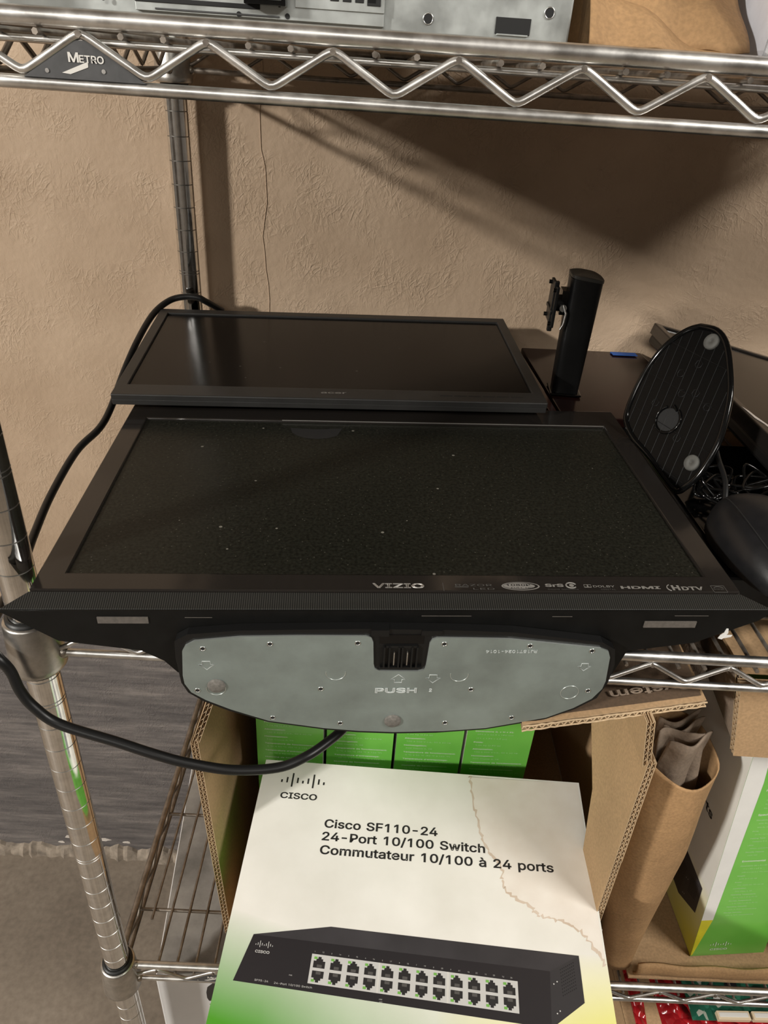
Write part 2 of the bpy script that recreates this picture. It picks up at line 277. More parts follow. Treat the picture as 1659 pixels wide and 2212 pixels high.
# a plain grotesque alphabet by character code: advance, then outline points (thousandths of an em)
GLYPHS = {
    33: (196, [[67, 160, 63, 509, 132, 509, 128, 160], [98, -4, 81, -1, 66, 9, 56, 24, 52, 41, 56, 58, 66, 73, 81, 83, 98, 86, 116, 83, 130, 73, 140, 58, 143, 41, 140, 24, 130, 9, 116, -1]]),
    37: (676, [[175, 283, 146, 286, 121, 297, 101, 314, 86, 335, 78, 360, 75, 388, 75, 412, 78, 440, 87, 464, 101, 486, 121, 503, 146, 513, 175, 517, 206, 513, 230, 503, 250, 486, 264, 464, 273, 440, 276, 412, 276, 388, 273, 360, 264, 335, 250, 314, 230, 297, 205, 286], [175, 327, 198, 332, 212, 346, 221, 365, 223, 388, 223, 412, 221, 435, 213, 454, 198, 468, 175, 473, 153, 468, 138, 454, 130, 435, 127, 412, 127, 388, 130, 365, 138, 346, 153, 332], [501, -10, 471, -6, 446, 5, 426, 21, 412, 43, 403, 68, 400, 95, 400, 120, 403, 147, 412, 172, 427, 194, 447, 210, 471, 221, 501, 225, 531, 221, 556, 210, 576, 194, 590, 172, 598, 147, 601, 120, 601, 95, 598, 68, 589, 43, 575, 21, 555, 5, 531, -6], [501, 35, 523, 39, 538, 53, 546, 73, 549, 95, 549, 120, 546, 142, 538, 162, 524, 176, 501, 180, 479, 176, 464, 162, 456, 142, 453, 120, 453, 95, 455, 73, 464, 53, 479, 39], [132, 0, 482, 509, 540, 509, 191, 0]]),
    39: (206, [[78, 318, 70, 509, 136, 509, 128, 318]]),
    40: (273, [[89, 207, 92, 264, 101, 324, 107, 354, 114, 384, 122, 413, 132, 441, 153, 494, 177, 539, 236, 539, 212, 485, 191, 428, 174, 370, 161, 313, 154, 258, 151, 207, 154, 161, 160, 115, 172, 67, 188, 16, 198, -10, 209, -38, 222, -66, 236, -96, 177, -96, 156, -59, 139, -21, 124, 16, 111, 55, 102, 93, 95, 131, 90, 169]]),
    41: (273, [[37, -96, 52, -66, 64, -37, 76, -9, 86, 18, 102, 69, 113, 116, 120, 162, 122, 207, 119, 258, 112, 313, 99, 370, 82, 428, 62, 485, 37, 539, 97, 539, 121, 494, 142, 441, 151, 413, 159, 384, 167, 354, 173, 323, 181, 264, 184, 207, 183, 168, 178, 130, 171, 92, 161, 53, 149, 15, 134, -22, 117, -59, 97, -96]]),
    43: (453, [[198, 34, 198, 364, 255, 364, 255, 34], [61, 172, 61, 226, 391, 226, 391, 172]]),
    44: (188, [[38, -119, 68, 71, 137, 71, 84, -119]]),
    45: (453, [[337, 244, 337, 188, 114, 188, 114, 244]]),
    46: (188, [[95, -4, 78, -1, 63, 9, 53, 24, 50, 41, 53, 59, 63, 73, 78, 83, 95, 87, 113, 83, 128, 73, 138, 59, 141, 41, 138, 24, 128, 9, 113, -1]]),
    47: (249, [[235, 533, 71, -76, 14, -76, 178, 533]]),
    48: (453, [[227, -7, 174, 1, 130, 24, 95, 62, 69, 113, 60, 144, 53, 178, 49, 214, 48, 254, 49, 294, 53, 330, 60, 364, 69, 395, 95, 447, 130, 484, 174, 508, 227, 516, 279, 508, 323, 484, 358, 447, 384, 395, 393, 364, 400, 330, 404, 294, 405, 254, 404, 214, 400, 178, 393, 144, 384, 113, 359, 62, 323, 24, 279, 1], [227, 50, 261, 56, 290, 74, 313, 103, 330, 144, 340, 194, 344, 254, 340, 314, 330, 365, 313, 405, 290, 435, 261, 453, 227, 460, 192, 453, 163, 435, 140, 405, 123, 365, 113, 314, 109, 254, 113, 194, 123, 144, 140, 103, 163, 74, 192, 56]]),
    49: (453, [[276, 509, 276, 0, 212, 0, 212, 436, 96, 352, 96, 423, 206, 509]]),
    50: (453, [[64, 0, 64, 47, 234, 229, 261, 257, 282, 282, 299, 305, 311, 327, 318, 348, 320, 371, 317, 397, 308, 419, 293, 436, 273, 449, 250, 457, 224, 460, 196, 457, 172, 447, 153, 433, 139, 413, 130, 390, 127, 362, 66, 362, 71, 405, 86, 442, 111, 473, 143, 496, 182, 511, 225, 516, 268, 511, 306, 497, 337, 474, 361, 445, 376, 411, 381, 372, 378, 345, 371, 318, 357, 290, 336, 259, 306, 223, 267, 180, 153, 60, 153, 57, 389, 57, 389, 0]]),
    51: (453, [[218, -7, 173, -3, 133, 10, 98, 30, 70, 57, 52, 91, 44, 132, 109, 132, 115, 107, 126, 87, 144, 71, 165, 59, 191, 52, 219, 50, 248, 53, 275, 61, 297, 74, 315, 93, 325, 116, 329, 145, 326, 172, 316, 196, 299, 217, 275, 234, 242, 244, 201, 248, 157, 248, 157, 299, 288, 448, 288, 452, 70, 452, 70, 509, 372, 509, 372, 461, 211, 278, 211, 289, 264, 288, 308, 276, 344, 253, 371, 222, 387, 186, 393, 145, 387, 103, 370, 66, 344, 36, 309, 12, 266, -2]]),
    52: (453, [[40, 105, 40, 158, 247, 509, 311, 509, 109, 166, 109, 163, 413, 163, 413, 105], [282, 0, 282, 121, 282, 146, 282, 318, 343, 318, 343, 0]]),
    53: (453, [[221, -7, 178, -2, 140, 11, 108, 32, 83, 60, 66, 93, 60, 130, 122, 130, 127, 108, 138, 89, 154, 73, 173, 60, 196, 52, 221, 50, 250, 53, 276, 64, 298, 82, 314, 104, 324, 131, 328, 162, 324, 193, 314, 221, 297, 244, 275, 262, 248, 273, 218, 277, 192, 275, 167, 268, 145, 258, 128, 246, 67, 253, 96, 509, 366, 509, 366, 452, 151, 452, 134, 301, 136, 301, 155, 315, 178, 325, 203, 331, 229, 334, 263, 330, 294, 321, 321, 306, 345, 285, 364, 260, 379, 231, 388, 199, 391, 163, 385, 117, 369, 76, 343, 41, 309, 15, 268, -1]]),
    54: (453, [[226, -7, 182, -1, 142, 15, 109, 40, 84, 74, 69, 115, 64, 162, 68, 199, 80, 239, 102, 285, 137, 340, 252, 509, 322, 509, 151, 261, 145, 261, 154, 275, 165, 288, 179, 299, 196, 307, 214, 312, 235, 314, 278, 309, 316, 295, 346, 271, 370, 240, 384, 201, 389, 157, 384, 112, 368, 73, 343, 39, 310, 14, 271, -2], [226, 48, 254, 52, 279, 63, 299, 79, 314, 101, 324, 128, 327, 157, 324, 187, 314, 213, 299, 235, 279, 251, 254, 262, 226, 265, 198, 262, 174, 252, 153, 235, 138, 214, 128, 188, 125, 158, 128, 128, 138, 102, 153, 79, 174, 63, 198, 52]]),
    55: (453, [[97, 0, 323, 448, 323, 452, 62, 452, 62, 509, 391, 509, 391, 449, 165, 0]]),
    56: (453, [[226, -7, 178, -2, 136, 11, 101, 33, 74, 62, 57, 96, 52, 135, 55, 166, 65, 195, 81, 220, 101, 241, 125, 256, 153, 265, 153, 267, 119, 282, 93, 308, 76, 342, 70, 380, 75, 417, 90, 450, 114, 477, 146, 498, 184, 511, 226, 516, 269, 511, 306, 498, 337, 477, 361, 450, 377, 417, 382, 380, 376, 342, 359, 308, 333, 282, 300, 267, 300, 265, 327, 256, 351, 241, 372, 220, 387, 195, 397, 166, 401, 135, 395, 96, 378, 62, 352, 33, 317, 11, 275, -2], [226, 49, 258, 52, 285, 60, 307, 74, 323, 91, 333, 113, 337, 139, 333, 165, 322, 189, 305, 208, 283, 223, 256, 232, 226, 235, 196, 232, 169, 223, 147, 208, 130, 189, 119, 165, 115, 139, 119, 113, 129, 91, 145, 74, 167, 60, 195, 52], [226, 290, 252, 292, 274, 300, 293, 313, 307, 330, 316, 351, 319, 376, 316, 399, 308, 420, 294, 437, 275, 449, 252, 457, 226, 460, 200, 457, 177, 449, 159, 437, 145, 420, 136, 399, 133, 376, 136, 351, 145, 330, 159, 313, 178, 300, 201, 292]]),
    57: (453, [[226, 516, 271, 510, 310, 494, 343, 468, 368, 434, 384, 393, 389, 347, 385, 309, 373, 270, 350, 224, 315, 168, 200, 0, 130, 0, 301, 248, 307, 248, 299, 234, 287, 221, 273, 210, 257, 202, 238, 196, 218, 195, 175, 199, 137, 214, 106, 237, 83, 269, 68, 307, 64, 352, 69, 397, 85, 436, 110, 469, 143, 494, 182, 510], [226, 460, 199, 457, 174, 446, 154, 429, 138, 407, 129, 381, 125, 352, 129, 322, 138, 295, 154, 274, 174, 257, 199, 247, 226, 243, 254, 247, 279, 257, 299, 273, 314, 295, 324, 321, 327, 350, 324, 381, 314, 407, 299, 429, 279, 446, 254, 457]]),
    58: (188, [[95, -4, 78, -1, 63, 9, 53, 24, 50, 41, 53, 59, 63, 73, 78, 83, 95, 87, 113, 83, 128, 73, 138, 59, 141, 41, 138, 24, 128, 9, 113, -1], [95, 271, 78, 274, 63, 284, 53, 299, 50, 316, 53, 334, 63, 349, 78, 359, 95, 362, 113, 359, 128, 349, 138, 334, 141, 316, 138, 299, 128, 284, 113, 274]]),
    59: (188, [[38, -119, 68, 71, 137, 71, 84, -119], [103, 271, 86, 274, 71, 284, 61, 299, 58, 316, 61, 334, 71, 349, 86, 359, 103, 362, 121, 359, 136, 349, 146, 334, 149, 316, 146, 299, 136, 284, 121, 274]]),
    61: (453, [[72, 245, 72, 301, 381, 301, 381, 245], [72, 97, 72, 153, 381, 153, 381, 97]]),
    63: (358, [[132, 152, 132, 159, 134, 200, 141, 230, 153, 252, 168, 269, 187, 284, 209, 298, 230, 314, 247, 334, 258, 357, 262, 384, 259, 406, 250, 425, 237, 441, 220, 452, 200, 459, 178, 462, 157, 459, 137, 453, 120, 441, 106, 425, 96, 404, 92, 378, 27, 378, 33, 418, 49, 452, 73, 479, 103, 499, 138, 511, 178, 516, 219, 511, 255, 498, 284, 478, 306, 451, 319, 418, 324, 382, 319, 344, 306, 311, 284, 284, 254, 261, 235, 248, 219, 235, 207, 221, 200, 205, 195, 185, 194, 158, 194, 152], [164, -4, 146, -1, 131, 9, 121, 24, 118, 41, 121, 58, 131, 73, 146, 83, 164, 86, 181, 83, 196, 73, 206, 58, 209, 41, 206, 24, 196, 9, 181, -1]]),
    65: (480, [[16, 0, 201, 509, 276, 509, 463, 0, 395, 0, 287, 302, 276, 334, 264, 372, 250, 420, 232, 478, 245, 478, 228, 419, 213, 371, 201, 333, 191, 302, 85, 0], [110, 142, 110, 199, 370, 199, 370, 142]]),
    66: (456, [[60, 0, 60, 509, 241, 509, 289, 504, 329, 491, 359, 469, 381, 442, 394, 410, 398, 374, 395, 344, 387, 320, 373, 301, 356, 286, 336, 275, 315, 267, 315, 262, 339, 257, 363, 245, 385, 227, 402, 203, 414, 173, 418, 136, 413, 100, 400, 67, 377, 39, 344, 18, 301, 4, 247, 0], [125, 57, 245, 57, 296, 63, 330, 80, 349, 105, 355, 137, 352, 161, 342, 184, 327, 203, 306, 218, 279, 228, 248, 231, 125, 231], [125, 285, 238, 285, 265, 288, 288, 296, 308, 309, 323, 326, 333, 348, 336, 372, 330, 403, 313, 429, 283, 446, 240, 452, 125, 452]]),
    67: (510, [[267, -7, 235, -5, 205, 1, 177, 11, 150, 25, 126, 42, 104, 63, 86, 88, 70, 115, 57, 146, 48, 179, 42, 215, 40, 254, 42, 293, 48, 329, 57, 362, 70, 393, 86, 421, 104, 445, 126, 466, 150, 484, 177, 498, 205, 508, 235, 514, 267, 516, 305, 513, 340, 504, 373, 490, 402, 471, 427, 447, 448, 418, 463, 385, 473, 348, 408, 348, 401, 373, 389, 395, 375, 413, 357, 428, 337, 440, 315, 449, 292, 454, 267, 456, 223, 450, 184, 432, 150, 403, 125, 364, 109, 314, 103, 254, 109, 194, 125, 145, 151, 105, 184, 76, 223, 59, 267, 53, 292, 55, 315, 60, 337, 69, 357, 81, 375, 96, 389, 114, 401, 136, 408, 160, 473, 160, 463, 124, 448, 91, 428, 62, 402, 38, 373, 19, 341, 5, 305, -4]]),
    68: (502, [[219, 0, 96, 0, 96, 57, 215, 57, 272, 63, 318, 81, 354, 110, 379, 149, 394, 198, 399, 255, 394, 312, 379, 361, 354, 399, 320, 428, 275, 446, 221, 452, 93, 452, 93, 509, 225, 509, 261, 507, 294, 501, 325, 492, 353, 478, 399, 441, 433, 391, 446, 361, 455, 329, 460, 293, 462, 255, 460, 217, 455, 181, 446, 149, 433, 119, 417, 92, 398, 68, 376, 48, 351, 31, 322, 17, 291, 8, 256, 2], [125, 509, 125, 0, 60, 0, 60, 509]]),
    69: (419, [[60, 0, 60, 509, 372, 509, 372, 452, 125, 452, 125, 286, 355, 286, 355, 229, 125, 229, 125, 57, 375, 57, 375, 0]]),
    70: (410, [[60, 0, 60, 509, 369, 509, 369, 452, 125, 452, 125, 278, 346, 278, 346, 221, 125, 221, 125, 0]]),
    71: (520, [[269, -7, 236, -5, 205, 1, 176, 11, 149, 25, 125, 43, 104, 64, 85, 88, 69, 116, 57, 146, 47, 179, 42, 215, 40, 254, 42, 293, 47, 329, 57, 362, 69, 393, 85, 421, 103, 445, 125, 466, 149, 484, 175, 498, 203, 508, 233, 514, 265, 516, 304, 513, 340, 504, 374, 489, 403, 469, 429, 445, 449, 416, 465, 384, 474, 349, 408, 349, 399, 372, 387, 393, 373, 411, 356, 427, 337, 439, 315, 448, 291, 454, 265, 456, 222, 450, 183, 432, 150, 404, 125, 364, 109, 314, 103, 254, 109, 194, 125, 145, 151, 105, 184, 76, 224, 59, 269, 53, 309, 57, 345, 71, 374, 93, 396, 123, 410, 160, 415, 202, 434, 199, 283, 199, 283, 256, 478, 256, 478, 200, 471, 141, 451, 91, 419, 50, 377, 19, 326, 0]]),
    72: (517, [[60, 0, 60, 509, 125, 509, 125, 289, 392, 289, 392, 509, 457, 509, 457, 0, 392, 0, 392, 232, 125, 232, 125, 0]]),
    73: (300, [[31, 0, 31, 57, 118, 57, 118, 452, 31, 452, 31, 509, 269, 509, 269, 452, 183, 452, 183, 57, 269, 57, 269, 0]]),
    74: (396, [[185, -7, 124, 3, 75, 33, 57, 55, 44, 81, 36, 111, 33, 145, 33, 173, 98, 173, 98, 145, 104, 104, 122, 74, 149, 56, 185, 50, 220, 56, 248, 74, 266, 104, 272, 145, 272, 509, 336, 509, 336, 145, 334, 111, 326, 81, 313, 55, 294, 33, 246, 3]]),
    75: (467, [[104, 145, 104, 216, 122, 239, 139, 261, 157, 282, 174, 303, 193, 324, 212, 344, 364, 509, 448, 509, 231, 276, 228, 276], [60, 0, 60, 509, 125, 509, 125, 334, 124, 225, 125, 193, 125, 0], [372, 0, 188, 259, 228, 309, 449, 0]]),
    76: (393, [[60, 0, 60, 509, 125, 509, 125, 57, 361, 57, 361, 0]]),
    77: (628, [[60, 0, 60, 509, 152, 509, 314, 92, 476, 509, 568, 509, 568, 0, 504, 0, 504, 400, 342, 0, 286, 0, 122, 400, 122, 0]]),
    78: (523, [[60, 0, 60, 509, 136, 509, 343, 183, 352, 169, 363, 151, 375, 130, 388, 107, 401, 82, 414, 55, 405, 54, 402, 81, 401, 108, 400, 134, 399, 157, 399, 178, 399, 195, 399, 509, 463, 509, 463, 0, 387, 0, 202, 290, 190, 310, 177, 331, 164, 354, 148, 381, 108, 452, 119, 454, 122, 384, 123, 354, 124, 328, 125, 307, 125, 291, 125, 0]]),
    79: (533, [[267, -7, 235, -5, 205, 1, 177, 11, 150, 25, 126, 42, 105, 63, 86, 88, 70, 115, 57, 146, 48, 179, 42, 215, 40, 254, 42, 293, 48, 329, 57, 362, 70, 393, 86, 421, 105, 445, 126, 466, 150, 484, 177, 498, 205, 508, 235, 514, 267, 516, 299, 514, 329, 508, 357, 498, 384, 484, 408, 466, 429, 445, 448, 421, 464, 393, 477, 362, 486, 329, 491, 293, 493, 254, 491, 215, 486, 179, 477, 146, 464, 115, 448, 88, 429, 63, 408, 42, 384, 25, 357, 11, 329, 1, 299, -5], [267, 53, 310, 59, 349, 76, 383, 105, 408, 144, 425, 194, 430, 254, 425, 314, 408, 365, 383, 404, 349, 433, 310, 450, 267, 456, 223, 450, 184, 433, 151, 404, 125, 364, 109, 314, 103, 254, 109, 194, 125, 144, 151, 105, 184, 76, 223, 59]]),
    80: (445, [[60, 0, 60, 509, 235, 509, 289, 503, 332, 487, 366, 462, 390, 430, 404, 391, 409, 348, 404, 304, 390, 265, 366, 233, 332, 207, 289, 191, 235, 186, 109, 186, 109, 242, 233, 242, 269, 246, 297, 256, 318, 272, 333, 294, 342, 319, 344, 348, 342, 376, 333, 402, 318, 423, 297, 439, 268, 449, 232, 452, 125, 452, 125, 0]]),
    81: (533, [[245, 159, 313, 159, 369, 85, 384, 65, 468, -48, 401, -48, 346, 27, 331, 46], [267, -7, 235, -5, 205, 1, 177, 11, 150, 25, 126, 42, 105, 63, 86, 88, 70, 115, 57, 146, 48, 179, 42, 215, 40, 254, 42, 293, 48, 329, 57, 362, 70, 393, 86, 421, 105, 445, 126, 466, 150, 484, 177, 498, 205, 508, 235, 514, 267, 516, 299, 514, 329, 508, 357, 498, 384, 484, 408, 466, 429, 445, 448, 421, 464, 393, 477, 362, 486, 329, 491, 293, 493, 254, 491, 215, 486, 179, 477, 146, 464, 115, 448, 88, 429, 63, 408, 42, 384, 25, 357, 11, 329, 1, 299, -5], [267, 53, 310, 59, 349, 76, 383, 105, 408, 144, 425, 194, 430, 254, 425, 314, 408, 365, 383, 404, 349, 433, 310, 450, 267, 456, 223, 450, 184, 433, 151, 404, 125, 364, 109, 314, 103, 254, 109, 194, 125, 144, 151, 105, 184, 76, 223, 59]]),
    82: (449, [[60, 0, 60, 509, 236, 509, 290, 504, 333, 489, 367, 465, 390, 433, 405, 395, 409, 352, 405, 309, 390, 271, 367, 240, 333, 217, 289, 203, 236, 198, 96, 198, 96, 255, 234, 255, 269, 258, 298, 267, 319, 281, 334, 300, 342, 324, 345, 352, 342, 380, 334, 405, 319, 425, 298, 440, 269, 449, 233, 452, 125, 452, 125, 0], [353, 0, 230, 229, 303, 229, 428, 0]]),
    83: (447, [[224, -9, 172, -4, 128, 9, 91, 31, 64, 60, 46, 96, 38, 137, 104, 137, 110, 110, 123, 88, 142, 71, 166, 59, 194, 52, 224, 49, 257, 52, 286, 60, 311, 74, 329, 92, 341, 114, 346, 139, 342, 161, 332, 179, 316, 193, 296, 205, 272, 214, 245, 222, 184, 239, 128, 260, 86, 289, 60, 326, 52, 372, 58, 413, 75, 448, 102, 476, 138, 498, 180, 511, 227, 516, 275, 511, 316, 498, 351, 476, 377, 449, 394, 415, 401, 378, 337, 378, 326, 412, 302, 437, 267, 453, 225, 459, 194, 456, 167, 448, 145, 435, 129, 418, 118, 398, 115, 376, 119, 352, 131, 334, 148, 319, 169, 308, 191, 300, 212, 293, 264, 279, 287, 272, 312, 264, 336, 252, 359, 238, 379, 220, 395, 198, 405, 171, 408, 139, 403, 99, 386, 64, 360, 34, 323, 11, 278, -4]]),
    84: (449, [[32, 452, 32, 509, 417, 509, 417, 452, 257, 452, 257, 0, 193, 0, 193, 452]]),
    85: (517, [[259, -8, 203, -2, 154, 15, 114, 43, 85, 80, 66, 124, 60, 173, 60, 509, 124, 509, 124, 178, 128, 144, 141, 113, 160, 87, 187, 68, 220, 56, 259, 52, 298, 56, 331, 68, 357, 87, 377, 113, 389, 144, 393, 178, 393, 509, 457, 509, 457, 173, 451, 124, 433, 80, 403, 43, 363, 15, 315, -2]]),
    86: (480, [[204, 0, 16, 509, 84, 509, 192, 206, 203, 176, 215, 137, 230, 89, 248, 31, 235, 31, 252, 90, 267, 138, 279, 176, 290, 206, 395, 509, 463, 509, 278, 0]]),
    87: (686, [[155, 0, 16, 509, 82, 509, 163, 196, 170, 171, 175, 145, 181, 120, 187, 94, 192, 67, 197, 40, 189, 40, 194, 67, 200, 94, 205, 120, 211, 145, 218, 171, 224, 196, 306, 509, 380, 509, 462, 196, 468, 171, 474, 145, 480, 120, 486, 94, 492, 67, 497, 40, 488, 40, 493, 67, 499, 94, 504, 120, 510, 145, 517, 171, 523, 196, 603, 509, 670, 509, 530, 0, 455, 0, 368, 323, 359, 356, 351, 391, 344, 431, 336, 475, 350, 475, 342, 433, 335, 395, 327, 359, 318, 323, 230, 0]]),
    88: (474, [[18, 0, 217, 284, 217, 236, 29, 509, 104, 509, 178, 400, 192, 379, 204, 361, 214, 345, 223, 329, 233, 312, 243, 292, 232, 292, 243, 311, 252, 329, 261, 345, 272, 361, 284, 379, 298, 400, 374, 509, 446, 509, 259, 239, 259, 287, 456, 0, 382, 0, 292, 129, 279, 149, 268, 165, 259, 180, 250, 195, 241, 212, 230, 231, 244, 231, 235, 213, 225, 196, 216, 181, 206, 166, 195, 149, 182, 129, 91, 0]]),
    89: (472, [[203, 0, 203, 208, 16, 509, 91, 509, 192, 344, 208, 318, 222, 292, 236, 264, 250, 230, 224, 230, 237, 265, 251, 293, 265, 318, 280, 344, 381, 509, 455, 509, 268, 208, 268, 0]]),
    90: (438, [[42, 0, 42, 46, 273, 385, 289, 408, 306, 431, 323, 453, 341, 476, 348, 454, 317, 453, 285, 452, 254, 452, 223, 452, 40, 452, 40, 509, 397, 509, 397, 462, 169, 129, 152, 105, 134, 81, 116, 57, 97, 33, 90, 54, 121, 56, 152, 57, 183, 57, 214, 57, 399, 57, 399, 0]]),
    91: (273, [[101, -96, 101, 539, 236, 539, 236, 487, 160, 487, 160, -44, 236, -44, 236, -96]]),
    93: (273, [[37, -96, 37, -44, 113, -44, 113, 487, 37, 487, 37, 539, 172, 539, 172, -96]]),
    95: (319, [[319, 0, 319, -56, 0, -56, 0, 0]]),
    97: (389, [[160, -9, 126, -5, 94, 5, 68, 22, 48, 45, 35, 73, 30, 108, 34, 138, 43, 161, 58, 179, 78, 193, 100, 203, 125, 211, 152, 216, 178, 220, 209, 224, 234, 227, 252, 230, 265, 235, 273, 243, 276, 255, 276, 257, 273, 279, 267, 297, 256, 311, 240, 322, 220, 329, 196, 331, 171, 329, 149, 322, 132, 313, 118, 301, 107, 288, 100, 274, 41, 291, 57, 322, 79, 346, 104, 364, 133, 375, 163, 382, 194, 384, 215, 383, 239, 379, 263, 372, 286, 360, 306, 343, 322, 320, 333, 290, 337, 251, 337, 0, 277, 0, 277, 52, 272, 52, 264, 38, 252, 25, 236, 12, 215, 1, 190, -6], [170, 45, 202, 49, 228, 59, 248, 74, 263, 93, 272, 115, 276, 138, 276, 190, 270, 186, 259, 182, 246, 179, 231, 176, 216, 173, 200, 171, 186, 169, 175, 168, 154, 164, 134, 159, 117, 150, 103, 139, 95, 124, 92, 105, 94, 87, 102, 72, 114, 61, 130, 52, 149, 47]]),
    98: (424, [[229, -8, 198, -5, 172, 4, 153, 17, 138, 31, 127, 46, 118, 59, 112, 59, 112, 0, 53, 0, 53, 509, 114, 509, 114, 319, 118, 319, 127, 331, 137, 346, 152, 360, 171, 373, 197, 381, 229, 384, 274, 378, 313, 361, 345, 332, 370, 293, 385, 245, 390, 189, 385, 133, 370, 84, 346, 45, 313, 16, 274, -2], [220, 47, 253, 51, 279, 66, 301, 88, 316, 117, 325, 151, 328, 189, 325, 227, 316, 261, 301, 290, 280, 311, 253, 325, 220, 330, 188, 325, 161, 312, 140, 291, 125, 263, 116, 229, 113, 189, 116, 150, 125, 115, 140, 86, 162, 65, 188, 51]]),
    99: (396, [[207, -8, 159, -2, 117, 16, 82, 46, 56, 85, 40, 133, 34, 187, 40, 243, 56, 291, 82, 330, 117, 360, 159, 378, 207, 384, 234, 383, 260, 377, 284, 368, 305, 356, 324, 341, 340, 322, 353, 301, 362, 277, 303, 262, 298, 276, 290, 289, 281, 301, 270, 311, 257, 319, 242, 325, 226, 329, 207, 330, 173, 325, 145, 310, 124, 287, 108, 258, 99, 224, 96, 187, 99, 151, 108, 117, 124, 89, 145, 66, 173, 51, 207, 46, 226, 48, 243, 52, 258, 58, 271, 66, 282, 76, 292, 89, 299, 102, 304, 117, 363, 102, 354, 78, 341, 56, 325, 37, 306, 21, 285, 9, 261, -1, 235, -6]]),
    100: (424, [[195, -8, 151, -2, 111, 16, 79, 45, 55, 84, 39, 133, 34, 189, 39, 245, 55, 293, 79, 332, 112, 361, 151, 378, 196, 384, 228, 381, 253, 373, 272, 360, 287, 346, 298, 331, 306, 319, 311, 319, 311, 509, 372, 509, 372, 0, 313, 0, 313, 59, 307, 59, 298, 46, 287, 31, 272, 17, 252, 4, 227, -5], [205, 47, 236, 51, 263, 65, 284, 86, 299, 115, 309, 150, 312, 189, 309, 229, 300, 263, 284, 291, 263, 312, 237, 325, 205, 330, 172, 325, 145, 311, 124, 290, 108, 261, 99, 227, 96, 189, 99, 151, 109, 117, 124, 88, 145, 66, 172, 51]]),
    101: (404, [[212, -8, 161, -2, 117, 16, 82, 46, 56, 85, 40, 132, 34, 187, 39, 242, 55, 290, 81, 329, 115, 359, 157, 378, 205, 384, 236, 382, 266, 374, 294, 361, 319, 341, 341, 315, 357, 282, 368, 242, 371, 194, 371, 169, 75, 169, 75, 221, 338, 221, 310, 202, 307, 237, 298, 269, 283, 294, 263, 314, 237, 326, 205, 330, 173, 326, 146, 313, 125, 294, 109, 270, 99, 241, 96, 211, 96, 178, 100, 139, 110, 106, 128, 80, 151, 61, 179, 50, 212, 46, 234, 48, 254, 53, 271, 61, 285, 73, 297, 88, 306, 105, 365, 91, 353, 63, 335, 39, 311, 19, 283, 4, 249, -5]]),
    102: (254, [[228, 379, 228, 327, 6, 327, 6, 379], [81, 0, 81, 432, 84, 461, 96, 486, 113, 505, 135, 519, 161, 527, 187, 530, 207, 529, 222, 527, 234, 524, 243, 521, 227, 468, 222, 470, 215, 472, 206, 473, 195, 474, 171, 470, 154, 460, 145, 443, 142, 419, 142, 0]]),
    103: (425, [[207, -151, 168, -148, 134, -140, 105, -127, 82, -110, 64, -91, 51, -69, 101, -41, 110, -53, 122, -66, 136, -78, 154, -88, 178, -95, 207, -97, 249, -92, 282, -75, 304, -47, 311, -6, 311, 68, 306, 68, 298, 56, 287, 41, 272, 28, 252, 16, 227, 8, 195, 5, 152, 10, 113, 27, 80, 53, 55, 90, 39, 136, 34, 191, 39, 246, 55, 293, 80, 332, 112, 361, 152, 378, 196, 384, 228, 382, 253, 373, 273, 360, 288, 346, 299, 331, 308, 319, 313, 319, 313, 379, 372, 379, 372, -9, 367, -54, 350, -90, 324, -117, 291, -136, 251, -147], [205, 59, 237, 63, 264, 75, 285, 95, 300, 121, 309, 154, 312, 193, 309, 231, 300, 264, 285, 291, 264, 312, 237, 325, 205, 330, 172, 325, 145, 312, 124, 290, 109, 262, 99, 229, 96, 193, 99, 155, 109, 123, 124, 96, 145, 76, 172, 63]]),
    104: (410, [[114, 227, 114, 0, 53, 0, 53, 509, 114, 509, 114, 287, 102, 287, 124, 332, 152, 362, 187, 379, 227, 384, 264, 380, 295, 369, 321, 349, 341, 321, 353, 285, 357, 240, 357, 0, 296, 0, 296, 235, 290, 275, 273, 304, 246, 323, 210, 329, 184, 326, 161, 317, 141, 303, 126, 283, 117, 257]]),
    105: (167, [[53, 0, 53, 379, 114, 379, 114, 0], [84, 443, 67, 446, 54, 455, 44, 468, 41, 483, 44, 499, 54, 512, 67, 521, 84, 524, 100, 521, 114, 512, 123, 499, 126, 483, 123, 468, 114, 455, 100, 446]]),
    106: (167, [[53, 379, 114, 379, 114, -30, 111, -63, 102, -90, 86, -113, 65, -129, 37, -139, 4, -143, -10, -143, -10, -87, 2, -87, 25, -83, 40, -72, 50, -54, 53, -29], [83, 443, 67, 446, 53, 455, 44, 468, 41, 483, 44, 499, 53, 512, 67, 521, 83, 524, 100, 521, 114, 512, 123, 499, 126, 483, 123, 468, 114, 455, 100, 446]]),
    107: (381, [[110, 137, 110, 212, 121, 212, 284, 379, 360, 379, 184, 199, 177, 199], [53, 0, 53, 509, 114, 509, 114, 0], [294, 0, 148, 186, 191, 229, 372, 0]]),
    108: (189, [[139, -2, 101, 3, 74, 20, 58, 47, 53, 84, 53, 509, 114, 509, 114, 99, 115, 77, 120, 62, 130, 54, 146, 52, 154, 52, 160, 53, 170, 54, 181, 3, 172, 1, 162, -1, 151, -2]]),
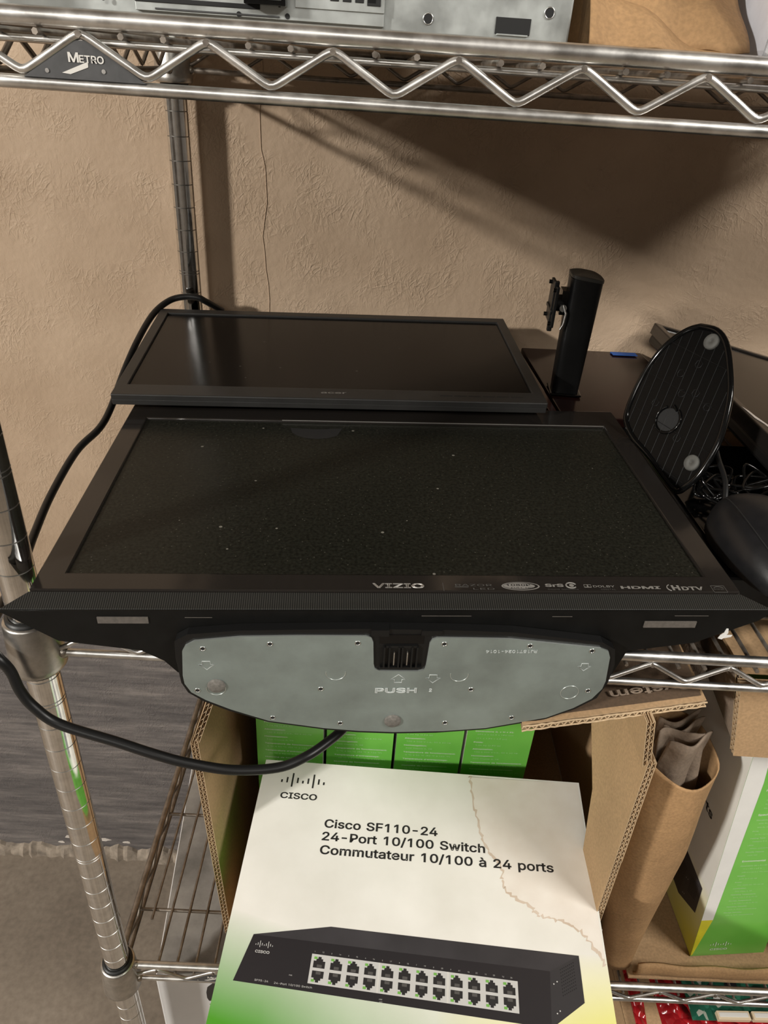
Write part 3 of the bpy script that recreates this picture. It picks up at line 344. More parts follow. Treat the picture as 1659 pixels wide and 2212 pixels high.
    109: (610, [[53, 0, 53, 379, 112, 379, 112, 295, 108, 295, 118, 323, 132, 346, 151, 363, 172, 376, 195, 384, 219, 386, 257, 380, 287, 361, 309, 331, 321, 295, 312, 295, 322, 321, 337, 343, 357, 361, 381, 375, 407, 383, 437, 386, 468, 383, 497, 372, 522, 354, 541, 328, 553, 296, 557, 255, 557, 0, 496, 0, 496, 254, 490, 289, 473, 313, 447, 326, 419, 330, 395, 328, 374, 320, 358, 307, 345, 290, 338, 270, 335, 247, 335, 0, 274, 0, 274, 260, 269, 288, 253, 311, 229, 326, 199, 330, 178, 328, 158, 320, 140, 307, 126, 289, 117, 266, 114, 238, 114, 0]]),
    110: (410, [[114, 227, 114, 0, 53, 0, 53, 379, 112, 379, 112, 287, 102, 287, 124, 332, 152, 362, 187, 379, 227, 384, 264, 380, 295, 369, 321, 349, 341, 321, 353, 285, 357, 240, 357, 0, 296, 0, 296, 235, 290, 275, 273, 304, 246, 323, 210, 329, 184, 326, 161, 317, 141, 303, 126, 283, 117, 257]]),
    111: (415, [[207, -8, 159, -2, 117, 16, 82, 46, 56, 85, 40, 133, 34, 187, 40, 243, 56, 291, 82, 330, 117, 360, 159, 378, 207, 384, 256, 378, 299, 360, 333, 330, 359, 291, 376, 243, 381, 187, 376, 133, 359, 85, 333, 46, 299, 16, 256, -2], [207, 46, 242, 51, 270, 66, 292, 89, 307, 117, 316, 151, 319, 187, 316, 224, 307, 258, 292, 287, 270, 310, 242, 325, 207, 330, 173, 325, 145, 310, 124, 287, 108, 258, 99, 224, 96, 187, 99, 151, 108, 117, 124, 89, 145, 66, 173, 51]]),
    112: (424, [[53, -143, 53, 379, 112, 379, 112, 319, 118, 319, 126, 331, 137, 346, 152, 360, 171, 373, 197, 381, 229, 384, 274, 378, 313, 361, 345, 332, 370, 293, 385, 245, 390, 189, 385, 133, 370, 84, 346, 45, 313, 16, 274, -2, 229, -8, 198, -5, 173, 4, 153, 17, 138, 31, 127, 46, 118, 59, 114, 59, 114, -143], [220, 47, 253, 51, 279, 66, 301, 88, 316, 117, 325, 151, 328, 189, 325, 227, 316, 261, 301, 290, 280, 311, 253, 325, 220, 330, 188, 325, 161, 312, 140, 291, 125, 263, 116, 229, 113, 189, 116, 150, 125, 115, 140, 86, 162, 65, 188, 51]]),
    113: (424, [[372, -143, 311, -143, 311, 59, 306, 59, 298, 46, 287, 31, 272, 17, 252, 4, 227, -5, 195, -8, 151, -2, 111, 16, 79, 45, 55, 84, 39, 133, 34, 189, 39, 245, 55, 293, 79, 332, 112, 361, 151, 378, 196, 384, 228, 381, 253, 373, 272, 360, 287, 346, 298, 331, 307, 319, 313, 319, 313, 379, 372, 379], [205, 47, 236, 51, 263, 65, 284, 86, 299, 115, 309, 150, 312, 189, 309, 229, 300, 263, 284, 291, 263, 312, 237, 325, 205, 330, 172, 325, 145, 311, 124, 290, 108, 261, 99, 227, 96, 189, 99, 151, 109, 117, 124, 88, 145, 66, 172, 51]]),
    114: (259, [[53, 0, 53, 379, 112, 379, 112, 321, 115, 321, 130, 347, 152, 367, 181, 380, 213, 385, 221, 385, 229, 384, 237, 384, 243, 384, 243, 322, 239, 323, 230, 324, 219, 325, 207, 326, 182, 323, 159, 315, 140, 301, 126, 284, 117, 262, 114, 237, 114, 0]]),
    115: (365, [[182, -8, 145, -5, 112, 3, 84, 18, 62, 38, 45, 63, 36, 94, 94, 107, 105, 79, 124, 60, 150, 49, 181, 45, 217, 50, 244, 62, 262, 81, 268, 103, 265, 121, 254, 136, 237, 147, 212, 155, 149, 170, 104, 186, 72, 208, 53, 237, 47, 274, 51, 305, 65, 332, 87, 354, 115, 370, 149, 381, 187, 384, 223, 381, 254, 372, 279, 358, 299, 339, 314, 316, 324, 290, 268, 277, 258, 298, 243, 316, 219, 328, 187, 333, 156, 329, 131, 317, 114, 299, 109, 277, 112, 258, 124, 243, 144, 232, 172, 223, 229, 209, 275, 194, 306, 171, 325, 142, 331, 107, 326, 75, 312, 47, 290, 24, 260, 6, 223, -5]]),
    116: (227, [[204, 379, 204, 327, 6, 327, 6, 379], [65, 471, 126, 471, 126, 98, 128, 76, 136, 61, 150, 53, 170, 50, 177, 50, 185, 51, 194, 52, 202, 54, 213, 2, 203, -1, 192, -3, 180, -4, 168, -4, 125, 2, 92, 21, 72, 52, 65, 93]]),
    117: (410, [[182, -5, 146, -1, 115, 11, 89, 31, 69, 59, 57, 95, 53, 139, 53, 379, 114, 379, 114, 144, 119, 105, 137, 75, 164, 56, 200, 50, 226, 53, 249, 62, 268, 77, 283, 97, 293, 122, 296, 153, 296, 379, 357, 379, 357, 0, 298, 0, 298, 92, 307, 92, 286, 47, 257, 17, 222, 0]]),
    118: (389, [[163, 0, 17, 379, 84, 379, 165, 155, 177, 121, 187, 87, 196, 53, 206, 21, 184, 21, 194, 53, 203, 87, 213, 121, 224, 155, 305, 379, 371, 379, 226, 0]]),
    119: (567, [[138, 0, 23, 379, 87, 379, 133, 214, 143, 177, 154, 137, 165, 91, 175, 41, 165, 41, 175, 90, 186, 135, 196, 176, 206, 214, 252, 379, 316, 379, 362, 214, 371, 176, 382, 136, 392, 91, 402, 41, 391, 41, 402, 90, 413, 135, 423, 176, 434, 214, 480, 379, 545, 379, 429, 0, 368, 0, 319, 172, 312, 198, 305, 225, 297, 252, 291, 280, 284, 309, 277, 338, 291, 338, 284, 309, 277, 280, 270, 252, 263, 225, 255, 198, 248, 172, 199, 0]]),
    120: (379, [[21, 0, 171, 218, 171, 171, 29, 379, 100, 379, 147, 306, 164, 279, 179, 253, 193, 229, 207, 206, 175, 206, 190, 229, 202, 253, 216, 279, 233, 306, 282, 379, 352, 379, 209, 169, 209, 214, 358, 0, 287, 0, 231, 85, 214, 112, 200, 136, 187, 159, 173, 182, 205, 182, 191, 159, 178, 136, 165, 112, 148, 85, 91, 0]]),
    121: (389, [[47, -139, 61, -86, 71, -87, 88, -90, 104, -89, 118, -84, 130, -74, 141, -58, 151, -36, 163, -1, 17, 379, 84, 379, 165, 155, 177, 121, 187, 87, 196, 53, 206, 21, 184, 21, 193, 53, 202, 87, 212, 121, 224, 155, 305, 379, 371, 379, 204, -58, 191, -85, 177, -107, 159, -124, 139, -136, 117, -143, 91, -145, 77, -145, 65, -143, 54, -141]]),
    122: (380, [[42, 0, 42, 46, 254, 320, 254, 323, 48, 323, 48, 379, 333, 379, 333, 331, 126, 60, 126, 56, 339, 56, 339, 0]]),
    224: (389, [[160, -9, 126, -5, 94, 5, 68, 22, 48, 45, 35, 73, 30, 108, 34, 138, 43, 161, 58, 179, 78, 193, 100, 203, 125, 211, 152, 216, 178, 220, 209, 224, 234, 227, 252, 230, 265, 235, 273, 243, 276, 255, 276, 257, 273, 279, 267, 297, 256, 311, 240, 322, 220, 329, 196, 331, 171, 329, 149, 322, 132, 313, 118, 301, 107, 288, 100, 274, 41, 291, 57, 322, 79, 346, 104, 364, 133, 375, 163, 382, 194, 384, 215, 383, 239, 379, 263, 372, 286, 360, 306, 343, 322, 320, 333, 290, 337, 251, 337, 0, 277, 0, 277, 52, 272, 52, 264, 38, 252, 25, 236, 12, 215, 1, 190, -6], [170, 45, 202, 49, 228, 59, 248, 74, 263, 93, 272, 115, 276, 138, 276, 190, 270, 186, 259, 182, 246, 179, 231, 176, 216, 173, 200, 171, 186, 169, 175, 168, 154, 164, 134, 159, 117, 150, 103, 139, 95, 124, 92, 105, 94, 87, 102, 72, 114, 61, 130, 52, 149, 47], [165, 429, 99, 529, 168, 529, 215, 429]]),
    233: (404, [[212, -8, 161, -2, 117, 16, 82, 46, 56, 85, 40, 132, 34, 187, 39, 242, 55, 290, 81, 329, 115, 359, 157, 378, 205, 384, 236, 382, 266, 374, 294, 361, 319, 341, 341, 315, 357, 282, 368, 242, 371, 194, 371, 169, 75, 169, 75, 221, 338, 221, 310, 202, 307, 237, 298, 269, 283, 294, 263, 314, 237, 326, 205, 330, 173, 326, 146, 313, 125, 294, 109, 270, 99, 241, 96, 211, 96, 178, 100, 139, 110, 106, 128, 80, 151, 61, 179, 50, 212, 46, 234, 48, 254, 53, 271, 61, 285, 73, 297, 88, 306, 105, 365, 91, 353, 63, 335, 39, 311, 19, 283, 4, 249, -5], [177, 429, 225, 529, 293, 529, 227, 429]]),
    176: (316, [[158, 283, 128, 287, 101, 298, 77, 316, 59, 340, 47, 367, 43, 397, 47, 428, 59, 455, 77, 479, 101, 497, 128, 509, 158, 513, 188, 509, 216, 497, 239, 479, 257, 455, 269, 428, 273, 397, 269, 367, 257, 340, 239, 316, 216, 298, 188, 287], [158, 334, 175, 336, 190, 343, 203, 353, 213, 366, 220, 381, 222, 397, 220, 414, 213, 430, 203, 443, 190, 453, 175, 459, 158, 462, 141, 459, 126, 453, 113, 443, 103, 430, 97, 414, 95, 397, 97, 381, 103, 366, 113, 353, 126, 343, 141, 336]]),
}
def text_mesh(txt, bold, outline):
    sgn = lambda p: sum(p[k - 1][0] * p[k][1] - p[k][0] * p[k - 1][1] for k in range(len(p)))
    groups = []; x = 0.0
    for ch in txt:
        if ch == ' ': x += .25; continue
        adv, cs = GLYPHS[ord(ch)]; cur = None; first = None
        for q in cs:
            pts = [(q[k] * .001 + x, q[k + 1] * .001) for k in range(0, len(q), 2)]; a = sgn(pts)
            if first is None: first = a > 0
            if (a > 0) == first: cur = [pts]; groups.append(cur)      # an outer contour; holes run the other way round
            else:
                hx, hy = pts[0]
                for g in reversed(groups):
                    xs = [p[0] for p in g[0]]; ys = [p[1] for p in g[0]]
                    if min(xs) <= hx <= max(xs) and min(ys) <= hy <= max(ys): g.append(pts); break
        x += adv * .001 + .004
    V_, F_ = [], []
    for layer in range(2):
        sel = []; rest = []
        last = None
        for g in groups:
            bx = min(p[0] for p in g[0])
            if last is not None and bx < last - 1e-4: rest.append(g)
            else: sel.append(g); last = max(p[0] for p in g[0])
        groups = rest
        if not sel: break
        c = bpy.data.curves.new('t', 'CURVE'); c.dimensions = '2D'; c.fill_mode = 'BOTH'; c.offset = bold
        if outline: c.dimensions = '3D'; c.fill_mode = 'FULL'; c.bevel_depth = outline; c.bevel_resolution = 1
        for g in sel:
            for pts in g:
                sp = c.splines.new('POLY'); sp.points.add(len(pts) - 1); sp.use_cyclic_u = True
                for p, (a, b) in zip(sp.points, pts): p.co = (a, b, 0, 1)
        o = bpy.data.objects.new('t', c); COL.objects.link(o)
        me = bpy.data.meshes.new_from_object(o.evaluated_get(bpy.context.evaluated_depsgraph_get()))
        n0 = len(V_); V_ += [v.co.copy() for v in me.vertices]; F_ += [tuple(k + n0 for k in p.vertices) for p in me.polygons]
        bpy.data.objects.remove(o); bpy.data.curves.remove(c); bpy.data.meshes.remove(me)
    return V_, F_
class MB:
    def __init__(s): s.v = []; s.f = []; s.m = []; s.sm = []; s.mats = []
    def mi(s, mat):
        if mat not in s.mats: s.mats.append(mat)
        return s.mats.index(mat)
    def add(s, vs, fs, mat, smooth=False):
        o = len(s.v); k = s.mi(mat); s.v += [Vector(p) for p in vs]
        for f in fs: s.f.append([i + o for i in f]); s.m.append(k); s.sm.append(smooth)
        return s
    def box(s, x0, x1, y0, y1, z0, z1, mat):
        vs = [(x, y, z) for z in (z0, z1) for y in (y0, y1) for x in (x0, x1)]
        return s.add(vs, [(0, 2, 3, 1), (4, 5, 7, 6), (0, 1, 5, 4), (2, 6, 7, 3), (0, 4, 6, 2), (1, 3, 7, 5)], mat)
    def tube(s, pts, r, mat, seg=8, closed=False, cap=True):
        P = [Vector(p) for p in pts]; n = len(P); rs = r if isinstance(r, (list, tuple)) else [r] * n
        rings = []; up = None
        for i in range(n):
            a = P[i - 1] if (i or closed) else P[i]; b = P[(i + 1) % n] if (i < n - 1 or closed) else P[i]
            t = (b - a).normalized()
            if up is None:
                up = t.orthogonal().normalized()
            up = (up - t * up.dot(t)).normalized(); sd = t.cross(up)
            rings.append([P[i] + (up * math.cos(2 * math.pi * k / seg) + sd * math.sin(2 * math.pi * k / seg)) * rs[i] for k in range(seg)])
        vs = [q for rr in rings for q in rr]; fs = []
        for i in range(n if closed else n - 1):
            j = (i + 1) % n
            for k in range(seg):
                l = (k + 1) % seg; fs.append((i * seg + k, i * seg + l, j * seg + l, j * seg + k))
        s.add(vs, fs, mat, True)
        if cap and not closed:
            s.add(rings[0], [tuple(reversed(range(seg)))], mat); s.add(rings[-1], [tuple(range(seg))], mat)
        return s
    def prism(s, poly, O, U, V, d0, d1, mat, side=None, smooth=False):
        # polygon in the plane O + a*U + b*V, extruded along U x V from d0 to d1
        O, U, V = Vector(O), Vector(U), Vector(V); n = U.cross(V)
        a = [O + U * p[0] + V * p[1] + n * d0 for p in poly]; b = [O + U * p[0] + V * p[1] + n * d1 for p in poly]
        k = len(poly)
        s.add(a, [tuple(reversed(range(k)))], mat); s.add(b, [tuple(range(k))], mat)
        s.add(a + b, [(i, (i + 1) % k, k + (i + 1) % k, k + i) for i in range(k)], side or mat, smooth)
        return s
    def lathe(s, prof, mat, c=(0, 0, 0), seg=32, smooth=True):
        vs = [(c[0] + r * math.cos(2 * math.pi * k / seg), c[1] + r * math.sin(2 * math.pi * k / seg), c[2] + z) for r, z in prof for k in range(seg)]
        fs = [(i * seg + k, i * seg + (k + 1) % seg, (i + 1) * seg + (k + 1) % seg, (i + 1) * seg + k) for i in range(len(prof) - 1) for k in range(seg)]
        return s.add(vs, fs, mat, smooth)
    def grid(s, fn, nu, nv, mat, smooth=True, loop=False):
        vs = [fn(i / nu, j / nv) for j in range(nv + 1) for i in range(nu if loop else nu + 1)]
        w = nu if loop else nu + 1
        fs = [(j * w + i, j * w + (i + 1) % w, (j + 1) * w + (i + 1) % w, (j + 1) * w + i) for j in range(nv) for i in range(nu)]
        return s.add(vs, fs, mat, smooth)
    def text(s, txt, O, U, V, h, mat, width=None, bold=0.0, lift=.25, outline=0, align='L', sx=1.0):
        # capital height h (mm); baseline starts at O, runs along U, up is V
        key = (txt, bold, outline)
        if key not in _fcache:
            _fcache[key] = text_mesh(txt, bold, outline)
        vs, fs = _fcache[key]
        if not vs: return s
        x0 = min(v.x for v in vs); x1 = max(v.x for v in vs)
        k = h / .727; kx = (width / (x1 - x0)) if width else k * sx
        O, U, V = Vector(O), Vector(U).normalized(), Vector(V).normalized(); n = U.cross(V)
        off = {'L': -x0, 'C': -(x0 + x1) / 2, 'R': -x1}[align]
        s.add([O + U * (v.x + off) * kx + V * v.y * k + n * (lift + v.z * min(k, kx)) for v in vs], fs, mat); return s
    def disc(s, O, U, V, r, mat, lift=.2, seg=20, r2=None):
        O, U, V = Vector(O), Vector(U), Vector(V); n = U.cross(V); r2 = r2 or r
        s.add([O + U * r * math.cos(2 * math.pi * k / seg) + V * r2 * math.sin(2 * math.pi * k / seg) + n * lift for k in range(seg)], [tuple(range(seg))], mat); return s
    def ring(s, O, U, V, r, w, mat, seg=28, a0=0, a1=360, rt=None):
        O, U, V = Vector(O), Vector(U), Vector(V); full = abs(a1 - a0) >= 360
        pts = [O + U * r * math.cos(RAD(a0 + (a1 - a0) * k / seg)) + V * (rt or r) * math.sin(RAD(a0 + (a1 - a0) * k / seg)) for k in range(seg if full else seg + 1)]
        return s.tube(pts, w, mat, 6, closed=full)
    def build(s, name, parent=None, bevel=0, loc=None, solid=0, sub=0, seg=2):
        me = bpy.data.meshes.new(name); me.from_pydata([v * .001 for v in s.v], [], s.f)
        for m in s.mats: me.materials.append(m)
        me.polygons.foreach_set('material_index', s.m); me.polygons.foreach_set('use_smooth', s.sm); me.update()
        o = bpy.data.objects.new(name, me); COL.objects.link(o)
        if parent: o.parent = parent
        if loc is not None: o.location = loc
        if solid:
            md = o.modifiers.new('thickness', 'SOLIDIFY'); md.thickness = solid * .001; md.offset = 0
        if sub:
            md = o.modifiers.new('smooth', 'SUBSURF'); md.levels = sub; md.render_levels = sub
        if bevel:
            md = o.modifiers.new('bevel', 'BEVEL'); md.width = bevel * .001; md.segments = seg; md.limit_method = 'ANGLE'; md.angle_limit = RAD(40)
        return o
X, Y, Z = Vector((1, 0, 0)), Vector((0, 1, 0)), Vector((0, 0, 1))
def thing(name, label, cat, loc=(0, 0, FLOOR), rot=(0, 0, 0), group=None, basis=None):
    o = bpy.data.objects.new(name, None); COL.objects.link(o); o.empty_display_size = .03
    if basis:
        m = Matrix(basis).transposed().to_4x4(); m.translation = W(*loc); o.matrix_world = m
    else:
        o.location = W(*loc); o.rotation_euler = Euler([RAD(a) for a in rot], 'XYZ')
    o['label'] = label; o['category'] = cat
    if group: o['group'] = group
    return o
def structure(o): o['kind'] = 'structure'; return o
def tag(o, label, cat, group=None):
    o['label'] = label; o['category'] = cat
    if group: o['group'] = group
    return o
def copy_tree(o, parent=None):
    c = o.copy(); COL.objects.link(c)
    if parent: c.parent = parent
    for ch in list(o.children): copy_tree(ch, c)
    return c
def smooth_path(pts, n=8, closed=False):
    P = [Vector(p) for p in pts]; out = []
    for i in range(len(P) - 1):
        a, b, c, d = P[max(i - 1, 0)], P[i], P[i + 1], P[min(i + 2, len(P) - 1)]
        for k in range(n):
            t = k / n
            out.append(.5 * ((2 * b) + (c - a) * t + (2 * a - 5 * b + 4 * c - d) * t * t + (3 * b - a - 3 * c + d) * t ** 3))
    out.append(P[-1]); return out
def F(x, y, z): return (x, y, z - FLOOR)     # rack point for meshes whose origin sits on the floor

# ------------------------------------------------------------------ setting
RX0, RX1, RY0 = -3900, 3600, -3300
CEIL = FLOOR + 2750
def slab(name, x0, x1, y0, y1, z0, z1, mat): return structure(MB().box(x0, x1, y0, y1, z0 - FLOOR, z1 - FLOOR, mat).build(name))
slab('wall_back', RX0, RX1, WALL_Y, WALL_Y + 90, FLOOR, CEIL, M['wall'])
slab('floor', RX0, RX1, RY0, WALL_Y + 90, FLOOR - 60, FLOOR, M['floor'])
slab('ceiling', RX0, RX1, RY0, WALL_Y + 90, CEIL, CEIL + 60, M['ceiling'])
slab('wall_left', RX0 - 90, RX0, RY0, WALL_Y + 90, FLOOR, CEIL, M['plaster'])
slab('wall_right', RX1, RX1 + 90, RY0, WALL_Y + 90, FLOOR, CEIL, M['plaster'])
slab('wall_front', RX0, RX1, RY0 - 90, RY0, FLOOR, CEIL, M['plaster'])
def mortar():
    b = MB(); rnd = random.Random(3)
    n = 150
    prof = []
    for i in range(n + 1):
        x = -1100 + 1500 * i / n
        h = 24 + 7 * math.sin(i * .7) + rnd.uniform(-5, 5); d = 12 + rnd.uniform(-4, 6)
        prof.append([(x, WALL_Y + 2, h + FLOOR + 4), (x, WALL_Y - d * .5, h + FLOOR), (x, WALL_Y - d, FLOOR + h * .45), (x, WALL_Y - d - 3, FLOOR - .5)])
    vs = [F(*q) for p in prof for q in p]
    fs = [(i * 4 + k, i * 4 + k + 1, i * 4 + k + 5, i * 4 + k + 4) for i in range(n) for k in range(3)]
    b.add(vs, fs, M['rubble'], False)
    for (x, z, s) in ((-372, 172, 16), (-350, 170, 12), (-300, 166, 14), (-395, 150, 9), (-250, 160, 9)):
        pts = [(x + s * math.cos(a) * rnd.uniform(.6, 1.2), z + s * .35 * math.sin(a) * rnd.uniform(.5, 1.3)) for a in [k * math.pi / 5 for k in range(10)]]
        b.prism([(p[0], p[1] - FLOOR) for p in pts], (0, WALL_Y, 0), X, Z, 0, 1.2, M['sticker'])
    return structure(b.build('baseboard_back'))
mortar()
# panel joint: a raised crooked seam in the painted boards
def seam():
    b = MB(); rnd = random.Random(5); pts = []
    for i in range(30):
        z = 1340 + i * 20; pts.append(F(92 + 2.5 * math.sin(i * .9) + rnd.uniform(-1.5, 1.5), WALL_Y - .2, z))
    b.tube(pts, .8, M['wall'], 6); return structure(b.build('trim_1'))
seam()

# ------------------------------------------------------------------ wire shelving rack
RL, RD = 1180.0, 528.33     # post spacing
rack = thing('wire_shelving_rack', 'chrome wire shelving rack with grooved posts against the tan board wall', 'shelving')
def post_bm(cx, cy):
    b = MB(); prof = [(0.1, 24), (12.7, 24)]; z = 24.0; i = 0; R0 = 12.7
    # the ring grooves stand an inch apart and every eighth one is doubled
    g = 1113.61 - FLOOR
    gs = []
    k = -60
    while True:
        zz = g - 25.4 * k
        if zz < 40: break
        if zz < 1870:
            gs.append((zz, (k % 8) == 4))
        k += 1
    b.lathe([(.1, 24), (R0, 24)], M['chrome'], (cx, cy, 0), 40, False); last = 24.0
    for zz, dbl in sorted(gs):
        for off in ((-1.7, 1.7) if dbl else (0,)):
            q = zz + off
            b.lathe([(R0, last), (R0, q - .55)], M['chrome'], (cx, cy, 0), 48)
            b.lathe([(R0, q - .55), (R0 - .5, q - .2), (R0 - .5, q + .2), (R0, q + .55)], M['groove'], (cx, cy, 0), 48, False); last = q + .55
    b.lathe([(R0, last), (R0, 1880)], M['chrome'], (cx, cy, 0), 48)
    b.lathe([(R0, 1880), (R0 - 2, 1885), (.1, 1886)], M['sleeve'], (cx, cy, 0), 40, False)
    return b
for (cx, cy) in ((0, 0), (0, RD), (RL, 0), (RL, RD)):
    p = post_bm(cx, cy).build('post', rack)
    MB().lathe([(.1, 0), (19, 0), (19, 6), (9, 10), (6, 12), (6, 25), (.1, 25)], M['cast'], (cx, cy, 0), 20).build('foot', p)

def wave_pts(axis, c, z, t, p, ph, a0, a1, off):
    # rounded zigzag from a0 to a1; crests at ph + k*p
    out = []; hi, lo = z - 6.0, z - t + 5.0
    n = int((a1 - a0) / 2.2)
    for i in range(n + 1):
        a = a0 + (a1 - a0) * i / n
        u = ((a - ph) / p) % 1.0
        tri = 1 - 4 * abs(u - .5) if False else (abs(u - .5) * 4 - 1)      # 1 at crest, -1 at trough
        s = math.copysign(1, tri); v = abs(tri)
        if v > .74: v = .74 + (1 - math.exp(-(v - .74) * 3.2)) * .17 / (1 - math.exp(-.26 * 3.2))
        tri = s * v / .91
        h = (hi + lo) / 2 + tri * (hi - lo) / 2
        out.append((a, c, h - FLOOR) if axis == 'x' else (c, a, h - FLOOR))
    return out
T = 26.89
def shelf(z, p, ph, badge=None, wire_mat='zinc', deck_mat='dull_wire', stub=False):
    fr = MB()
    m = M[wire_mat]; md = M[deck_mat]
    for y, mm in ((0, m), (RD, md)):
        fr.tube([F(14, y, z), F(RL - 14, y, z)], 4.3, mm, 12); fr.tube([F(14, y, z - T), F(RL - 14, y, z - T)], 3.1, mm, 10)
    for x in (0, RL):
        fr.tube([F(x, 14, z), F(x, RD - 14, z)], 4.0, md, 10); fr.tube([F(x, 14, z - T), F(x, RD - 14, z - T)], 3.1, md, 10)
    s = fr.build('shelf', rack)
    tr = MB()
    tr.tube(wave_pts('x', -1.5, z, T, p, ph, 18, RL - 18, 0), 2.05, m, 8)
    t1 = tr.build('truss', s)
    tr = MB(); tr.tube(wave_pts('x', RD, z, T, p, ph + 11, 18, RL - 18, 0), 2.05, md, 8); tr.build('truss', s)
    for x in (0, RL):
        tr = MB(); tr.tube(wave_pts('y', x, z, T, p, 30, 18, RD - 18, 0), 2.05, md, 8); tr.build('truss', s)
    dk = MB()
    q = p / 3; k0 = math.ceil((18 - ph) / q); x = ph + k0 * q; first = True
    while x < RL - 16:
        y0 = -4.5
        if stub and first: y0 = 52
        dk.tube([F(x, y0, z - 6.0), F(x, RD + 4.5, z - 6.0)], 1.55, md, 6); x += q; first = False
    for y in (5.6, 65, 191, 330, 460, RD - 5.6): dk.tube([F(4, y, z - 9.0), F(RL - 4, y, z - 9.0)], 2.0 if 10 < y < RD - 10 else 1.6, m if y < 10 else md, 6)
    dk.build('wire_deck', s)
    for cx in (0, RL):
        for cy in (0, RD):
            c = MB()
            c.lathe([(13.2, 6), (17.2, 6), (18.0, 4), (20.5, -34), (20.6, -38), (19.6, -39.5), (13.4, -39.5)], M['cast'], (cx, cy, z - FLOOR), 32)
            c.lathe([(13.0, 9.5), (15.6, 9.0), (15.8, 4)], M['sleeve'], (cx, cy, z - FLOOR), 28)
            c.lathe([(15.6, -39), (15.4, -44), (13, -45)], M['sleeve'], (cx, cy, z - FLOOR), 28)
            sx = 1 if cx == 0 else -1; sy = 1 if cy == 0 else -1
            for zz in (z, z - T):
                c.lathe([(.1, -4.5), (3.4, -3.6), (4.9, 0), (3.4, 3.6), (.1, 4.5)], M['weld'], (cx + sx * 20, cy, zz - FLOOR), 12)
                c.lathe([(.1, -4.5), (3.4, -3.6), (4.9, 0), (3.4, 3.6), (.1, 4.5)], M['weld'], (cx, cy + sy * 20, zz - FLOOR), 12)
            c.build('collar', s)
    if badge is not None:
        bx = badge; b = MB(); zt, zb = z - 8.5, z - T + 2.4; hw = p / 2 - 1.5
        poly = [(-hw - 1, zb), (hw + 1, zb), (hw - 3, zb + 2.5), (4.5, zt - .8), (2, zt), (-2, zt), (-4.5, zt - .8), (-hw + 3, zb + 2.5)]
        b.prism([(a, c - FLOOR) for a, c in poly], (bx, -1.4, 0), X, Z, 0, 1.2, M['badge'])
        O = Vector((bx, -2.75, z - FLOOR))
        b.text('M', O + Vector((-6.6, 0, -17.3)), X, Z, 5.4, M['badge_w'], width=5.0, bold=.018)
        b.text('ETRO', O + Vector((-1.4, 0, -17.3)), X, Z, 4.1, M['badge_w'], width=11.6, bold=.018)
        b.prism([(-10.5, -22.0), (-6.5, -22.4), (2.3, -19.2), (2.5, -16.9), (.6, -17.6)], O + Vector((0, .1, 0)), X, Z, 0, .2, M['badge_w'])
        for dx, dz in ((-17.5, -21.5), (9.5, -20.5)):
            b.disc(O + Vector((dx, 0, dz)), X, Z, 1.0, M['zinc'], .25, 10)
        b.build('name_plate', s)
    return s
ZT, ZM, ZL, ZB = 1663.34, 1290.02, 807.08, 404.0
shelf(ZT, 59.33, 37.7, badge=97.0)
shelf(ZM, 59.33, 47.6)
shelf(ZL, 61.6, 41.2 - 61.6 + 61.6, badge=102.8, stub=True, deck_mat='dull_wire')
shelf(ZB, 59.33, 20.0, deck_mat='dull_wire')

# ------------------------------------------------------------------ television lying on its back, stand facing out
tv = thing('television', 'black flat television lying face up with metal stand base hanging over the shelf edge', 'television', (21.6, -27, 1344.), (1.4, -.9, 3.5))
TW, TH = 490.0, 296.0
sx0, sx1, sy0, sy1 = 19.0, 471.0, 18.0, 260.0
def frame_bm(mb, x0, x1, y0, y1, a0, a1, b0, b1, ztop, zin, zbot, mat, lip=None):
    # a flat picture frame with a step down to the screen
    o = [(x0, y0), (x1, y0), (x1, y1), (x0, y1)]; i = [(a0, b0), (a1, b0), (a1, b1), (a0, b1)]
    vs = [(x, y, ztop) for x, y in o] + [(x, y, ztop) for x, y in i] + [(x, y, zin) for x, y in i] + [(x, y, zbot) for x, y in o]
    fs = []
    for k in range(4):
        l = (k + 1) % 4
        fs += [(k, l, 4 + l, 4 + k), (4 + k, 4 + l, 8 + l, 8 + k), (12 + k, 12 + l, l, k)]
    mb.add(vs, fs, mat)
b = MB(); frame_bm(b, 0, TW, 0, TH, sx0, sx1, sy0, sy1, 0, -2.2, -9, M['tv_gloss'])
bez = b.build('bezel', tv, bevel=1.2)
b = MB()
for (x0, x1, y) in ((sx0 + 130, sx1, sy1 + .6),): b.box(x0, x1, y - .45, y, -.4, .3, M['logo_silver'])  # pale line stands in for the lamp glint along the bezel's inner lip
b.box(sx0, sx1, sy0 - 1, sy0, -2.2, -.3, M['gloss_black'])
b.build('bezel_trim_and_glint', bez)
b = MB(); b.add([(sx0, sy0, -2.2), (sx1, sy0, -2.2), (sx1, sy1, -2.2), (sx0, sy1, -2.2)], [(0, 1, 2, 3)], M['tv_screen']); b.box(sx0, sx1, sy0, sy1, -7, -2.3, M['tv_screen'])
scr = b.build('screen', tv)
b = MB(); b.add([(x, y, -2.0) for x, y in ((158, 248), (160, 238), (166, 231), (175, 227), (185, 226), (195, 228), (203, 233), (208, 249), (183, 246))], [tuple(range(9))], M['hole']); b.build('dark_patch', scr)  # dark rounded patch on the upper part of the screen
